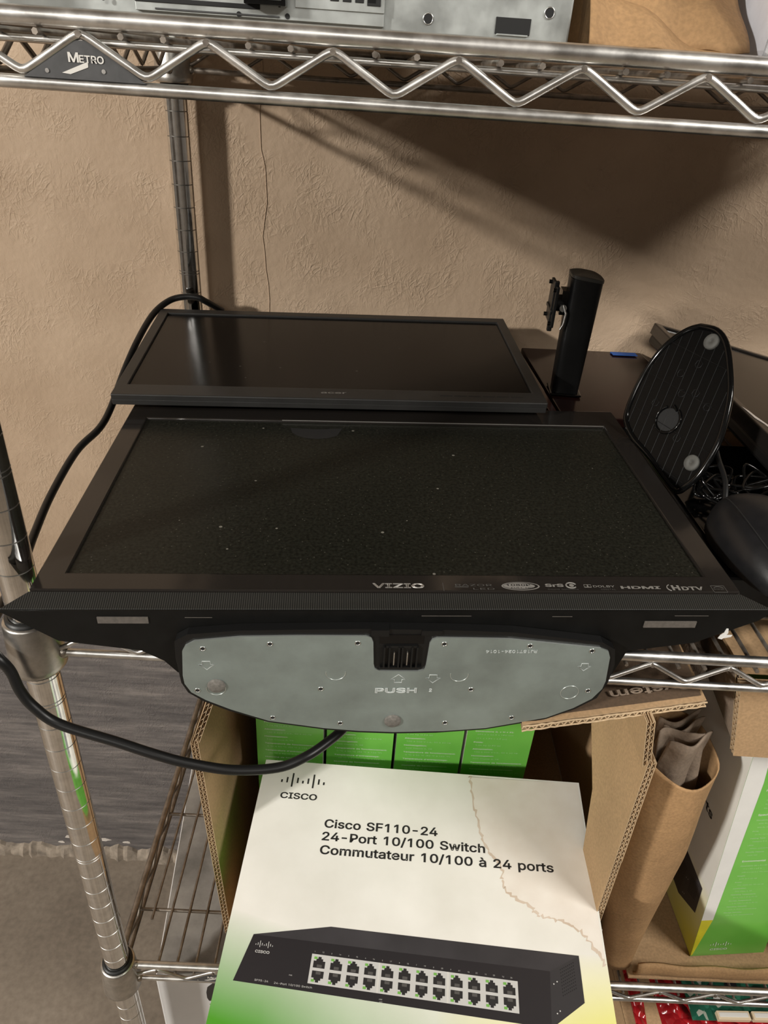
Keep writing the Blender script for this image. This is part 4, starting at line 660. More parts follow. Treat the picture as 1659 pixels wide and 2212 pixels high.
# ribbed speaker strip sloping down in front of the bezel
b = MB()
L0, L1 = (0, -.4, -1.2), (TW, -.4, -1.2); l0, l1 = (-16, -13.5, -5.8), (TW + 19, -13.5, -4.6)
b.add([L0, L1, l1, l0, (0, -.4, -6), (TW, -.4, -6), (TW + 19, -13, -9), (-16, -13, -9)], [(3, 2, 1, 0), (0, 1, 5, 4), (2, 3, 7, 6), (1, 2, 6, 5), (3, 0, 4, 7), (4, 5, 6, 7)], M['speaker'])
b.build('speaker_strip', tv, bevel=.6)
# rear housing: full-width lip, narrowing in steps to the back shell
b = MB()
secs = [(-13.6, [(-17, -6.2), (510, -4.8), (503, -12), (462, -33), (414, -41), (408, -64), (398, -66), (104, -64), (92, -61), (84, -50), (69, -40), (15, -31)]),]
prof = secs[0][1]
def hous(y, k, zk):
    cx = 246
    return [(cx + (x - cx) * k, y, z * zk) for x, z in prof]
rings = [hous(-15.5, .985, 1.0), hous(-13.0, 1.0, 1.0), hous(2, 1.0, .97), hous(40, 1.0, .92), hous(180, .96, .85), hous(TH + 2, .93, .45)]
# the front rim hugs the bezel: keep the top edge at z <= -5
for r in rings: 
    for i, (x, y, z) in enumerate(r): r[i] = (min(max(x, -17.0), 510.0) if y < 0 else min(max(x, 2.5), 487.5), y, min(z, -4.6) if y < 0 else min(z, -7.2))
k = len(prof); vs = [q for r in rings for q in r]
fs = [(i * k + a, i * k + (a + 1) % k, (i + 1) * k + (a + 1) % k, (i + 1) * k + a) for i in range(len(rings) - 1) for a in range(k)]
fs += [tuple(range(k)), tuple(reversed(range((len(rings) - 1) * k, len(rings) * k)))]
b.add(vs, fs, M['tv_house'])
hs_ = b.build('rear_housing', tv, bevel=.8)
b = MB()
for x0, x1, z0, z1 in ((47, 80, -15.4, -10.2), (418, 455, -18.6, -13.2)):
    b.box(x0, x1, -16.4, -15.3, z0, z1, M['felt'])
    bo = b.build('felt_pad', hs_); b = MB()
# thin light scuffs along the rim and a dab of white paint at the right corner
b = MB()
for x0, x1, z in ((104, 122, -10.8), (262, 296, -9.0), (352, 366, -9.4), (438, 462, -8.4)): b.box(x0, x1, -15.8, -15.3, z, z + .25, M['felt']); b.build('scuff', hs_); b = MB()
b.prism([(478, -30), (481, -24), (480, -20), (478.6, -20), (478, -24), (476, -26), (475, -29)], (0, -15.6, 0), X, Z, 0, .5, M['paper_white'])
b.prism([(478, -29), (484, -27.5), (484.5, -26), (480, -26)], (0, -15.6, 0), X, Z, 0, .6, M['paper_white'])
b.build('paint_dab', hs_)
# stand: black plastic base whose metal underside faces out
sb = MB(); base_out = [(96, -40), (97, -25), (106, -19), (141, -15.5), (220, -14), (280, -15), (325, -17), (389, -26.5), (399, -33), (402, -48), (401, -66), (396, -82), (382, -93.5), (361, -104.5), (317, -115.2), (280, -118.6), (247, -119), (221, -117.3), (196, -113.8), (156, -105.4), (128, -93), (111, -83), (101, -74), (97.3, -64)]
sb.prism(base_out, (0, -16, 0), X, Z, 0, 7.0, M['blackplastic'])
stand = sb.build('stand_base', tv, bevel=1.2)
pl = [(99.4, -56), (101.5, -33), (104, -28), (110.5, -23.7), (141, -20), (180, -19.2), (224, -19.4), (228, -20.5), (229.6, -25), (230.6, -46), (231.6, -50), (235, -52), (262, -52.6), (266, -51), (267, -47), (268, -26), (269.5, -22.5), (273, -20.8), (322, -22), (388, -30.7), (394, -33.5), (396.4, -39.5), (398.4, -63), (397.5, -71), (392, -81.2), (380, -91), (361, -101.5), (317, -112.4), (285, -115.4), (248, -116), (222, -114.4), (196, -111), (156, -102.6), (130, -90.5), (113, -80.5), (103.5, -72.5), (99.8, -64)]
PY = -23.0
pb = MB(); pb.prism(pl, (0, PY, 0), X, Z, 0, 1.2, M['plate'], M['steel_ring'])
plate = pb.build('metal_plate', stand, bevel=.5)
FX, FZ = X, Z
for (hx, hz) in [(115.3, -30.4), (160.2, -26.2), (219.1, -25.4), (278.1, -26.2), (337.7, -28.0), (382.2, -32.8), (108.1, -70.2), (194.0, -69.3), (301.2, -70.5), (387.3, -72.4), (159.1, -98.9), (208.1, -105.4), (285.7, -105.7), (335.1, -100.6)]:
    pb = MB(); O = (hx, PY - 1.2, hz)
    pb.disc(O, X, Z, 1.5, M['hole'], .15, 14); pb.ring((hx, PY - 1.3, hz - .25), X, Z, 1.75, .38, M['steel_bright'], 14)
    pb.build('screw_hole', stand)
for (hx, hz) in ((121.6, -65.8), (246.6, -103.2)):
    pb = MB(); pb.lathe([(.1, 1.6), (5.6, 1.6), (6.3, .8), (6.3, 0)], M['pad'], (0, 0, 0), 24)
    o = pb.build('rubber_pad', stand); o.location = (hx * .001, (PY - 1.2) * .001, hz * .001); o.rotation_euler = (RAD(90), 0, 0)
P = lambda x, z: Vector((x, PY - 1.25, z))
for (x, z, r) in ((374, -74.3, 6.6), (204.4, -53.8, 6.8), (291.4, -56.0, 6.4), (121, -68.5, 6.6)): MB().ring(P(x, z), X, Z, r, .3, M['steel_ring'], 26, 170 if x != 374 else 0, 370 if x != 374 else 360).build('stamped_ring', stand)
def arrow(x, z, up, s=1.0):
    k = 1 if up else -1
    pts = [(0, 4.3), (-5.2, -.6), (-2.7, -.6), (-2.7, -3.6), (2.7, -3.6), (2.7, -.6), (5.2, -.6)]
    MB().tube([P(x + a * s, z + c * s * k) for a, c in pts], .3, M['stamp'], 6, closed=True).build('stamped_arrow', stand)
pb = MB(); arrow(116.4, -46, False); arrow(248.4, -59.8, True); arrow(273, -59.6, False); arrow(379.8, -48.5, False, .9)
pb.text('PUSH', P(232.4, -73.6), X, Z, 6.2, M['stamp'], width=30, outline=.042, lift=.12)
pb.build('stamped_word', stand); pb = MB(); pb.text('2', P(271, -72.8), X, Z, 4.2, M['stamp'], outline=.04, lift=.12)
pb.build('stamped_number', stand); pb = MB(); pb.text('RJ15T1024-1014', P(343.5, -32.3), -X, -Z, 3.6, M['stamp'], width=36, outline=.03, lift=.12)
pb.build('stamped_code', stand)
# socket in the notch
cb = MB(); cb.box(232, 267, -22.0, -21.0, -51.5, -17, M['hole'])
cb.box(235, 264, -25.0, -22, -49.5, -48.0, M['blackplastic']); cb.box(238.5, 260, -24.6, -22, -30, -28, M['blackplastic'])
for x in (237.5, 241.0, 247.5, 249.8, 256.5, 260.0): cb.box(x - .6, x + .6, -25.2, -22, -48.5, -29, M['blackplastic'])
for x in (244.3, 253.4): cb.box(x - .35, x + .35, -24.8, -22, -46, -34, M['zinc']); cb.box(x - .3, x + .3, -25, -24.8, -39, -35, M['steel_bright'])
cb.box(228, 240, -24.5, -18, -19.5, -14, M['blackplastic']); cb.box(262, 276, -24, -16, -19, -15, M['blackplastic']); cb.box(234, 264, -23.4, -18, -27, -19, M['gloss_black'])
cb.build('stand_socket', stand)
# lettering on the lower bezel
b = MB(); G = M['logo_grey']; D = M['logo_dim']
b.text('VIZIO', (229.1, 3.2, 0), X, Y, 6.6, M['logo_silver'], width=36, outline=.03, lift=.1)
b.build('maker_logo', bez)
b = MB()
b.text('RAZOR', (286.8, 5.3, 0), X, Y, 3.0, D, width=26); b.text('LED', (299, 1.4, 0), X, Y, 2.7, D, width=15); b.box(286.5, 296, 4.3, 4.8, 0, .2, D)
b.box(278.2, 278.5, -.0, 9, 0, .15, D)
b.disc((333, 5.6, 0), X, Y, 13.6, G, .12, 30, 4.6); b.disc((333, 5.6, 0), X, Y, 12.4, M['tv_gloss'], .2, 30, 3.9); b.disc((332, 5.6, 0), X, Y, 11.2, G, .27, 30, 3.2)
b.text('1080P', (323, 5.7, 0), X, Y, 2.5, M['gloss_black'], width=17, bold=.014, lift=.34); b.text('FULL HD', (326, 3.0, 0), X, Y, 1.7, M['gloss_black'], width=15, lift=.34)
b.text('SrS', (350.4, 5.0, 0), X, Y, 4.4, G, width=13.4, bold=.03); b.ring((369.3, 6.6, .2), X, Y, 3.6, .55, G, 22, 20, 320, 2.9); b.disc((369.6, 6.6, 0), X, Y, 1.7, G, .2, 14)
b.text('Sound Solutions', (351.5, 1.6, 0), X, Y, 1.7, D, width=22)
b.box(378.4, 383.6, 4.6, 7.6, 0, .15, G); b.disc((379.6, 6.1, 0), X, Y, 1.1, M['tv_gloss'], .25, 12); b.disc((382.4, 6.1, 0), X, Y, 1.1, M['tv_gloss'], .25, 12)
b.text('DOLBY', (384.8, 4.6, 0), X, Y, 3.0, G, width=15.6, bold=.01); b.text('DIGITAL', (389.6, 1.7, 0), X, Y, 1.8, D, width=10.6)
b.text('HDMI', (404.4, 3.2, 0), X, Y, 3.9, G, width=28.6, bold=.03)
b.ring((441.5, 4.6, .1), X, Y, 3.4, .4, G, 16, 110, 250); b.box(441.6, 443.2, 2.0, 7.4, 0, .15, G); b.box(443.2, 446, 4.2, 5.2, 0, .15, G); b.box(445.6, 447.2, 2.0, 7.4, 0, .15, G)
b.text('DTV', (448.4, 2.0, 0), X, Y, 5.2, G, width=15.8, bold=.03)
b.box(470.6, 480.6, -.4, -.1, 0, .15, D); b.box(470.6, 480.6, 7.0, 7.3, 0, .15, D); b.box(470.6, 470.9, -.4, 7.3, 0, .15, D); b.box(480.3, 480.6, -.4, 7.3, 0, .15, D)
b.text('energy', (471.6, 2.6, 0), X, Y, 2.0, D, width=7.6); b.ring((475.6, 3.4, .1), X, Y, 3.8, .18, D, 14, 20, 160, 2.6)
b.build('feature_logos', bez)

# ------------------------------------------------------------------ monitor lying behind the television
mon = thing('computer_monitor', 'charcoal framed flat monitor lying face up behind the television beside the back post', 'monitor', (-11.1, 242.2, 1369.4), (3.0, -.76, 3.8))
AW, AH = 430.0, 242.0
ax0, ax1, ay0, ay1 = 11.0, 419.0, 24.0, 228.0
b = MB(); frame_bm(b, 0, AW, 0, AH, ax0, ax1, ay0, ay1, 0, -2.4, -5.5, M['acer_bezel']); mb_ = b.build('bezel', mon, bevel=1.0)
b = MB(); b.box(ax0, ax1, ay0, ay1, -5, -2.4, M['acer_screen']); b.build('screen', mon)
b = MB(); b.box(.4, AW - .4, .6, AH - .4, -11.5, -5.7, M['acer_bezel'])
b.add([(6, 5, -11.5), (AW - 6, 5, -11.5), (AW - 6, AH - 5, -11.5), (6, AH - 5, -11.5), (40, 45, -17), (AW - 40, 45, -17), (AW - 40, AH - 45, -17), (40, AH - 45, -17)], [(4, 7, 6, 5), (0, 4, 5, 1), (1, 5, 6, 2), (2, 6, 7, 3), (3, 7, 4, 0)], M['blackplastic'])
b.build('rear_cover', mon, bevel=.7)
b = MB(); b.text('acer', (202.1, 11.4, 0), X, Y, 5.6, M['logo_grey'], width=25.4, bold=.014); b.build('maker_logo', mb_)
b = MB()
for i in range(6): b.box(322 + i * 14.5, 334.5 + i * 14.5, 12.0, 12.8, 0, .25, M['hole'])
b.build('button_row', mb_)

# ------------------------------------------------------------------ stack under it and things to the right
fl = thing('closed_laptop', 'flat black closed laptop stack lying under the charcoal framed monitor', 'laptop', (0, 300, 1294.5), (0, 0, 3.5))
b = MB(); b.box(18, 415, 0, 205, 0, 22, M['blackplastic']); b.build('base', fl, bevel=3)
b = MB(); b.box(18, 415, 0, 205, 23, 52, M['gloss_black']); b.build('lid', fl, bevel=3)
rc = thing('slim_case', 'slim reddish brown glossy case on edge between the framed monitor and the dark panel', 'case', (434, 300, 1294.5), (0, 0, 3.5))
M['red_gloss'] = simple('red_brown_gloss', (.035, .010, .007, 1), .18, 0, .4, 0, noise=.4, nscale=120, stretch=(9, 1, 1))
b = MB(); b.box(0, 9, 0, 236, 0, 52, M['red_gloss']); b.build('case_body', rc, bevel=1)
b = MB(); b.box(.5, 8.5, 232, 236.4, 52.1, 53, M['badge_w']); b.build('pale_end', rc)
gp = thing('flat_panel', 'glossy dark brown flat panel lying at the wall under the upright monitor stand', 'monitor', (450, 322, 1294.5), (0, 0, 3.0))
b = MB(); b.box(8, 158, 4, 226, 0, 34, M['blackplastic']); b.build('rear_cover', gp, bevel=3)
M['maroon'] = simple('maroon_gloss', (.016, .006, .005, 1), .16, 0, .3, 0, rvar=.06, nscale=9)
b = MB(); b.box(0, 166, 0, 226, 34, 45, M['maroon']); b.build('screen', gp, bevel=1.5)
tp = MB(); tp.box(0, 34, 0, 12, 0, .6, M['blue_tape']); tp.box(0, 34, 11.4, 12, -6, .6, M['blue_tape'])
o = tag(tp.build('tape_strip', loc=W(560, 535, 1340.9)), 'strip of bright blue tape on the dark panel at the wall', 'tape'); o.rotation_euler = (0, 0, RAD(3))

st = thing('monitor_stand', 'upright black monitor stand column with tilt bracket in front of the wall', 'stand', (465, 396, 1340.2), (0, 0, -4))
b = MB()
def col(u, v):
    a = 2 * math.pi * u; c, s = math.cos(a), math.sin(a); e = .42
    x = math.copysign(abs(c) ** e, c); y = math.copysign(abs(s) ** e, s)
    z = v * 132; return (x * 17.5 * (.86 + .14 * v), y * 17 * (.86 + .14 * v), z)
b.grid(col, 40, 8, M['blackplastic'], True, True)
b.build('column', st)
b = MB()
def capf(u, v):
    a = 2 * math.pi * u; c, s = math.cos(a), math.sin(a); e = .42
    x = math.copysign(abs(c) ** e, c); y = math.copysign(abs(s) ** e, s)
    k = 1.03 if v < .5 else 1.03 * (1 - (v - .5) * 2) ** .5 if v < 1 else 0
    k = max(k, .001); z = 131 + (v * 2 if v < .5 else 1) * 3 + (0 if v < .5 else (v - .5) * 2) * 5 - x * 2.0 * k
    return (x * 17.5 * k, y * 17 * k, z)
M['cap_grey'] = simple('cap_charcoal', (.032, .030, .025, 1), .45, noise=.15, nscale=60)
b.grid(capf, 40, 12, M['cap_grey'], True, True); b.build('column_cap', st)
b = MB(); b.box(-33, -29.5, -24, 22, 80, 124, M['blackplastic']); b.box(-35, -29.5, -20, 18, 94, 98, M['blackplastic']); b.box(-34.5, -29.5, -16, -10, 74, 128, M['blackplastic'])
for yy in (-20, 18):
    for zz in (84, 120): b.tube([(-36, yy, zz), (-29.5, yy, zz)], 2.2, M['gloss_black'], 10)
br = b.build('mounting_plate', st, bevel=.8)
b = MB(); b.tube([(-29.5, -4, 103), (-23, -4, 103), (-17, -4, 103)], [9, 9, 7], M['blackplastic'], 18); b.box(-24, -16.5, -12, 8, 92, 118, M['gloss_black']); b.tube([(-21, -15, 100), (-21, 12, 100)], 4.0, M['steel_bright'], 12)
b.build('tilt_hinge', st)
b = MB(); b.tube([(-22, -17, 104), (-18, -19, 96), (-18.5, -19, 84), (-21, -19, 78)], 1.3, M['zinc'], 8); b.build('hinge_spring', st)
b = MB(); b.box(-18, 18, -18, 18, 0, 3, M['gloss_black']); b.build('base', st, bevel=2)

# oval base leaning on edge
M['shell'] = simple('foot_shell_black', (.003, .003, .003, 1), .30, 0, .14)
ov = thing('stand_foot', 'glossy black oval monitor base propped on edge with two grey rubber feet', 'stand', (521.9, 165, 1342.5), basis=[(.585, -.693, .4213), (.1145, .5849, .803), (-.8029, -.4215, .4215)])
oo = [(-0.9, 155.1), (15.5, 148.4), (25.9, 134.6), (32.3, 112.4), (36.1, 86.8), (34.5, 61.9), (30.3, 41.3), (18.8, 16.4), (5.4, 2.8), (-3.2, 0.1), (-16.7, 12.2), (-37.1, 34.7), (-54.9, 51.2), (-65.3, 67.2), (-66.4, 79.9), (-60.3, 100.6), (-50.7, 120.6), (-38.4, 137.5), (-25.4, 148.0), (-12.2, 153.9)]
ctr = Vector((sum(p[0] for p in oo) / 20, sum(p[1] for p in oo) / 20, 0))
sm = [p for p in smooth_path([(x, y, 0) for x, y in oo] + [(oo[0][0], oo[0][1], 0)], 4)][:-1]
b = MB(); b.prism([(p.x, p.y) for p in reversed(sm)], (0, 0, 0), X, Y, -9, -2.5, M['shell']); shell = b.build('shell', ov, bevel=1)
b = MB(); b.tube([p + Vector((0, 0, -3)) for p in sm], 3.0, M['gloss_black'], 10, closed=True); b.build('rim', ov)
inner = [ctr + (p - ctr) * .96 for p in sm]
def inside(x, y):
    c = False; n = len(inner)
    for i in range(n):
        a, q = inner[i], inner[(i + 1) % n]
        if (a.y > y) != (q.y > y) and x < (q.x - a.x) * (y - a.y) / (q.y - a.y) + a.x: c = not c
    return c
M['rib'] = simple('rib_black', (.006, .006, .006, 1), .36, 0, .3)
b = MB()
for d, off, step in ((Vector((.30, .954, 0)), -60, 9.5), (Vector((.86, -.51, 0)), -58, 34)):
    n_ = Vector((-d.y, d.x, 0))
    for i in range(14):
        c0 = ctr + n_ * (off + i * step); run = []
        for k in range(-120, 121, 2):
            q = c0 + d * k
            if inside(q.x, q.y): run.append(q + Vector((0, 0, -2.3)))
        if len(run) > 3: b.tube([run[0], run[-1]], .38, M['rib'], 5)
for (x, y) in [(3.0, 118.3), (-13.8, 111.6), (3.8, 90.7), (-10.0, 92.0), (16.8, 76.6), (-36.2, 85.4), (-8.8, 49.2)]: b.ring((x, y, -2.3), X, Y, 3.8, .4, M['rib'], 6)
b.build('rib_pattern', shell)
b = MB(); b.ring((-20.4, 67.5, -2), X, Y, 13, 1.1, M['gloss_black'], 26, 100, 400); b.disc((-20.4, 67.5, 0), X, Y, 11, M['hole'], -2.2, 20); b.tube([(-16, 81, -2), (-12, 75, -1.6)], 1.2, M['gloss_black']); b.build('pivot_ring', shell)
for (x, y) in ((12.6, 138.0), (9.7, 25.4)):
    b = MB(); b.lathe([(.1, 1.2), (1.4, 1.2), (1.6, 1.8), (6.6, 1.8), (7.4, .6), (7.4, -2)], M['foot'], (0, 0, 0), 24); o = b.build('rubber_foot', ov); o.location = (x * .001, y * .001, -.0015)

# large monitor leaning at the right
rm = thing('leaning_monitor', 'dark brown screened monitor lying tilted at the right edge against the wall', 'monitor', (606, 540, 1387), (0, 12.4, 0))
b = MB(); frame_bm(b, 0, 300, -480, 0, 10, 290, -470, -9, 0, -2.5, -14, M['tv_gloss']); b.build('bezel', rm, bevel=1.5)
b = MB(); b.box(10, 290, -470, -9, -8, -2.5, M['right_screen']); b.build('screen', rm)
b = MB(); b.box(2, 298, -478, -2, -26, -14.2, M['blackplastic']); b.build('rear_cover', rm, bevel=3)
b = MB(); b.prism([(2, -276), (6, -284), (8, -296), (13, -312), (17, -330), (13, -324), (9, -312), (4, -302), (3, -288)], (0, 0, 0), X, Y, .1, .5, M['sticker']); b.build('torn_sticker', rm)

# black case under the mouse, the mouse and its tangled leads
cs = thing('cable_box', 'flat black case under the mouse at the right end of the television', 'box', (524, 48, 1294.5), (0, 0, 2))
b = MB(); b.box(0, 188, 0, 238, 0, 38, M['blackplastic']); b.build('body', cs, bevel=3)
b = MB(); b.box(6, 182, 6, 232, 38, 40, M['gloss_black']); b.build('lid', cs, bevel=.8)
ms = thing('computer_mouse', 'matt black computer mouse lying beside the right edge of the television', 'mouse', (560, 66, 1334.7), (0, 0, 6))
def mouse_f(u, v):
    a = 2 * math.pi * u; t = -1 + 2 * v
    w = 37 * max(0, 1 - abs(t) ** 2.6) ** .5 * (1 - .10 * t * t) * (1 + .05 * t); y = t * 68
    hgt = 42 * max(0, 1 - abs(t) ** 2.4) ** .5 * (.9 + .25 * t - .12 * t * t)
    c, s = math.cos(a), math.sin(a)
    z = hgt * max(s, 0) ** .75 if s > 0 else -1.5 * abs(s)
    return (w * math.copysign(abs(c) ** .85, c) + 2.5 * t * t, y, 4.5 + z)
b = MB(); b.grid(mouse_f, 40, 40, M['mouse'], True, True); body = b.build('body', ms)
b = MB()
for sgn in (-1, 1):
    pts = []
    for i in range(5, 36):
        p = Vector(mouse_f(.25 - sgn * .10, i / 40)); pts.append(p + Vector((sgn * .1, 0, .0)))
    b.tube(pts, .45, M['hole'], 5)
b.build('shell_seam', body)
b = MB(); b.tube([tuple(Vector(mouse_f(.25, .16)) + Vector((-2.5, 0, -1))), tuple(Vector(mouse_f(.25, .16)) + Vector((2.5, 0, -1)))], 4.5, M['rubber'], 14); b.build('scroll_wheel', ms)
b = MB(); b.box(-22, 22, -50, 50, 0, 4, M['gloss_black']); b.build('glide_pad', ms, bevel=2)
def tangle(seed, n, c, spread, label):
    r = random.Random(seed); pts = []
    for i in range(n):
        a = i * 1.9 + r.uniform(-.5, .5)
        pts.append(F(c[0] + spread[0] * math.cos(a) * r.uniform(.5, 1), c[1] + spread[1] * math.sin(a) * r.uniform(.5, 1), c[2] + r.uniform(0, spread[2])))
    b = MB(); b.tube(smooth_path(pts, 8), 1.3, M['gloss_black'], 8); return tag(b.build('tangled_cable'), label, 'cable')
tangle(11, 26, (556, 165, 1337), (24, 26, 26), 'thin black cable coiled between the oval base and the mouse')
tangle(12, 22, (588, 158, 1338), (34, 22, 30), 'thin glossy cable bunched at the back of the mouse')
b = MB(); b.tube(smooth_path([F(548, 124, 1344), F(553, 146, 1362), F(556, 176, 1370), F(556, 200, 1380), F(562, 214, 1360), F(566, 216, 1338)], 8), 2.4, M['rubber'], 8)
tag(b.build('mouse_cord'), 'black cord rising from the mouse behind the oval base', 'cable')

# long power cable: from behind the monitor, down past the left post, up under the television's stand
cp = [(40, 522, 1372), (22.4, 506, 1388), (14.6, 503, 1392.5), (-1.9, 502, 1393), (-20, 495, 1388.6), (-34.2, 470, 1377.6), (-41, 420, 1358.9), (-47.9, 380, 1333.5), (-51, 340, 1310.4), (-55.3, 310, 1298.5), (-66.9, 270, 1289.7), (-67.6, 200, 1277.1), (-61, 140, 1268.6), (-53, 100, 1267), (-45, 50, 1270), (-36, 12, 1277), (-27, -16, 1284), (-13, -27, 1281), (-5.9, -28, 1268.9), (-.9, -31, 1252.4), (7.2, -33, 1238.5), (24, -35, 1223.8), (64.8, -38, 1211.3), (92, -40, 1202.3), (115.7, -40, 1194.1), (150, -38, 1185.6), (185.1, -34, 1185.9), (206, -28, 1192.6), (221.2, -15, 1194.3), (234.9, 0, 1197), (247, 20, 1206), (255, 60, 1235), (258, 110, 1262), (258, 130, 1290)]
b = MB(); b.tube(smooth_path([F(*p) for p in cp], 7), 3.9, M['rubber'], 12)
tag(b.build('power_cable'), 'thick black power cable looping down around the front left post', 'cable')

# ------------------------------------------------------------------ corrugated sheets
def corr_sheet(mb, A, B, C, D, th, mat=None, edge='AD', core=2, pitch=6.5, inner=None):
    """Double-wall sheet A-B-C-D, thickness th; the cut edge A-D shows its flutes."""
    A, B, C, D = map(Vector, (A, B, C, D)); n = (B - A).cross(D - A).normalized(); mat = mat or M['kraft']; inner = inner or mat
    lt = .55
    def liner(o, m):
        q = [p + n * (o - lt / 2) for p in (A, B, C, D)] + [p + n * (o + lt / 2) for p in (A, B, C, D)]
        mb.add(q, [(3, 2, 1, 0), (4, 5, 6, 7)], m); mb.add(q, [(0, 1, 5, 4), (1, 2, 6, 5), (2, 3, 7, 6), (3, 0, 4, 7)], M['kraft_edge'])
    offs = [-th / 2 + th * i / core for i in range(core + 1)]
    for i, o in enumerate(offs): liner(o, mat if i in (0,) else inner)
    L = (D - A).length; per = max(3, int(L / pitch))
    for c in range(core):
        o0, o1 = offs[c] + lt / 2, offs[c + 1] - lt / 2; vs = []; k = per * 6
        for i in range(k + 1):
            t = i / k; h = (o0 + o1) / 2 + (o1 - o0) / 2 * math.sin(2 * math.pi * per * t + c * 1.3)
            vs += [A.lerp(D, t) + n * h, B.lerp(C, t) + n * h]
        mb.add(vs, [(2 * i, 2 * i + 1, 2 * i + 3, 2 * i + 2) for i in range(k)], M['kraft_edge'], True)
    return mb

# ------------------------------------------------------------------ large open carton with the switch boxes
cb_ = thing('cardboard_box', 'open brown corrugated box holding the row of green cartons on the lower shelf', 'box')
b = MB(); corr_sheet(b, F(113, 34, 813), F(113, 352, 813), F(101, 352, 1112), F(100, 33, 1129), 6.5); b.build('side_panel', cb_)
b = MB(); corr_sheet(b, F(101.5, 34, 1129.5), F(102, 350, 1113), F(118, 350, 1166), F(116, 52, 1174), 6.0); b.build('flap', cb_)
b = MB(); corr_sheet(b, F(484.5, -27, 813), F(483, -16, 813), F(478.5, 50, 1073), F(479.6, -26.4, 1073), 6.5); corr_sheet(b, F(479.6, -26.4, 1073), F(478.5, 50, 1073), F(474, 160, 1203), F(477, -26, 1203), 6.5); rp = b.build('side_panel', cb_)
b = MB(); b.box(538, 542, 64, 352, F(0, 0, 812)[2], F(0, 0, 1140)[2], M['kraft']); b.build('side_panel', cb_)  # rear side panel set further out, shaped to leave the box interior in shade
b = MB(); corr_sheet(b, F(474.5, -24, 1196), F(473, 158, 1200), F(462, 158, 1250), F(465, -25, 1247), 6.0); b.build('flap', cb_)
b = MB(); b.box(113, 537, 64, 352, F(0, 0, 811.6)[2], F(0, 0, 813.4)[2], M['kraft']); b.build('bottom_panel', cb_)
b = MB(); b.box(101, 542, 352, 356, F(0, 0, 812)[2], F(0, 0, 1110)[2], M['kraft']); b.build('back_panel', cb_)
b = MB(); corr_sheet(b, F(368, -29, 1239), F(512, -6, 1251), F(512, 250, 1257), F(368, 250, 1257), 5.5, M['kraft'])  # flap lengthened towards the back to block light from above
# a torn double edge along the front of the flap
A0, A1 = Vector(F(368, -29, 1239)), Vector(F(512, -6, 1251)); rnd = random.Random(8)
for o_, zz in ((0, -2.2), (0, 2.2)):
    pts = [A0.lerp(A1, i / 40) + Vector((0, -1.6, zz + rnd.uniform(-.5, .5))) for i in range(41)]; b.tube(pts, .8, M['kraft_edge'], 5)
pts = [A0.lerp(A1, i / 120) + Vector((0, -1.2, 1.9 * math.sin(i * 1.35))) for i in range(121)]; b.tube(pts, .55, M['kraft_edge'], 5)
fo = b.build('flap', cb_)
b = MB(); nA = Vector((.985, .157, .08)).normalized(); nB = Vector((-.15, .96, .16)).normalized()
q0, q1, q2, q3 = Vector(F(371, -24, 1243.4)), Vector(F(509, -2, 1254.6)), Vector(F(509, 60, 1258.2)), Vector(F(371, 60, 1253.0))
b.add([q0, q1, q2, q3], [(0, 1, 2, 3)], M['kraft_dark']); b.text('System', Vector(F(503, 10, 1257.2)), -nA, -nB, 9.5, M['kraft_grey'], width=66, bold=.014, lift=.5)
b.build('printed_mark', fo)

# ------------------------------------------------------------------ switch cartons
BW, BH0, BH1, BT = 340.0, -18.0, 248.0, 74.0
FR_SPEC = [('Dimensions (L x H x P):', 1.5, 1), ('279.4 x 44.5 x 170 mm', 1.3, 0), ('(11 x 1.75 x 6.7 po)', 1.3, 0), ('Poids:', 1.5, 1), ('1.26 kg (2.78 lb)', 1.3, 0), ('Alimentation:', 1.5, 1), ('100 à 240 V c.a., 50 à 60 Hz', 1.3, 0), ('Homologation:', 1.5, 1), ('FCC Classe A, CE', 1.3, 0), ('Température de fonctionnement:', 1.5, 1), ('0 °C à 50 °C (32 °F à 122 °F)', 1.3, 0), ('Température d\'entreposage:', 1.5, 1), ('-20 °C à 70 °C (-4 °F à 158 °F)', 1.3, 0), ('Humidité de fonctionnement:', 1.5, 1), ('10 % à 90 % sans condensation', 1.3, 0)]
EN_SPEC = [('Cisco SF110-24', 0, 3), ('24-Port 10/100 Switch', 0, 3), ('', 0, 0), ('Package Contents', 0, 2), ('Switch', 1, 0), ('Power Cord', 1, 0), ('Quick Start Guide', 1, 0), ('Rack Mount Kit', 1, 0), ('', 0, 0), ('Specifications', 0, 2), ('Standards:', 0, 1), ('IEEE 802.3, 802.3u', 1, 0), ('802.3x, 802.1p', 1, 0), ('Ports:', 0, 1), ('24 RJ-45 connectors', 1, 0), ('Cabling Type:', 0, 1), ('Category 5 or better', 1, 0), ('LEDs:', 0, 1), ('Power, Link/Activity', 1, 0), ('Security Feature:', 0, 1), ('Lock slot', 1, 0), ('', 0, 0), ('Environmental', 0, 2), ('Dimensions (W x H x D):', 0, 1), ('11 x 1.75 x 6.7 in.', 1, 0), ('(279.4 x 44.5 x 170 mm)', 1, 0), ('Weight:', 0, 1), ('2.78 lb (1.26 kg)', 1, 0), ('Power:', 0, 1), ('100-240V AC, 50-60 Hz', 1, 0), ('Certification:', 0, 1), ('FCC Class A, CE', 1, 0), ('Operating Temperature:', 0, 1), ('32 to 122 F (0 to 50 C)', 1, 0), ('Storage Temperature:', 0, 1), ('-4 to 158 F (-20 to 70 C)', 1, 0), ('Operating Humidity:', 0, 1), ('10% to 90% noncondensing', 1, 0), ('Storage Humidity:', 0, 1), ('10% to 90% noncondensing', 1, 0)]
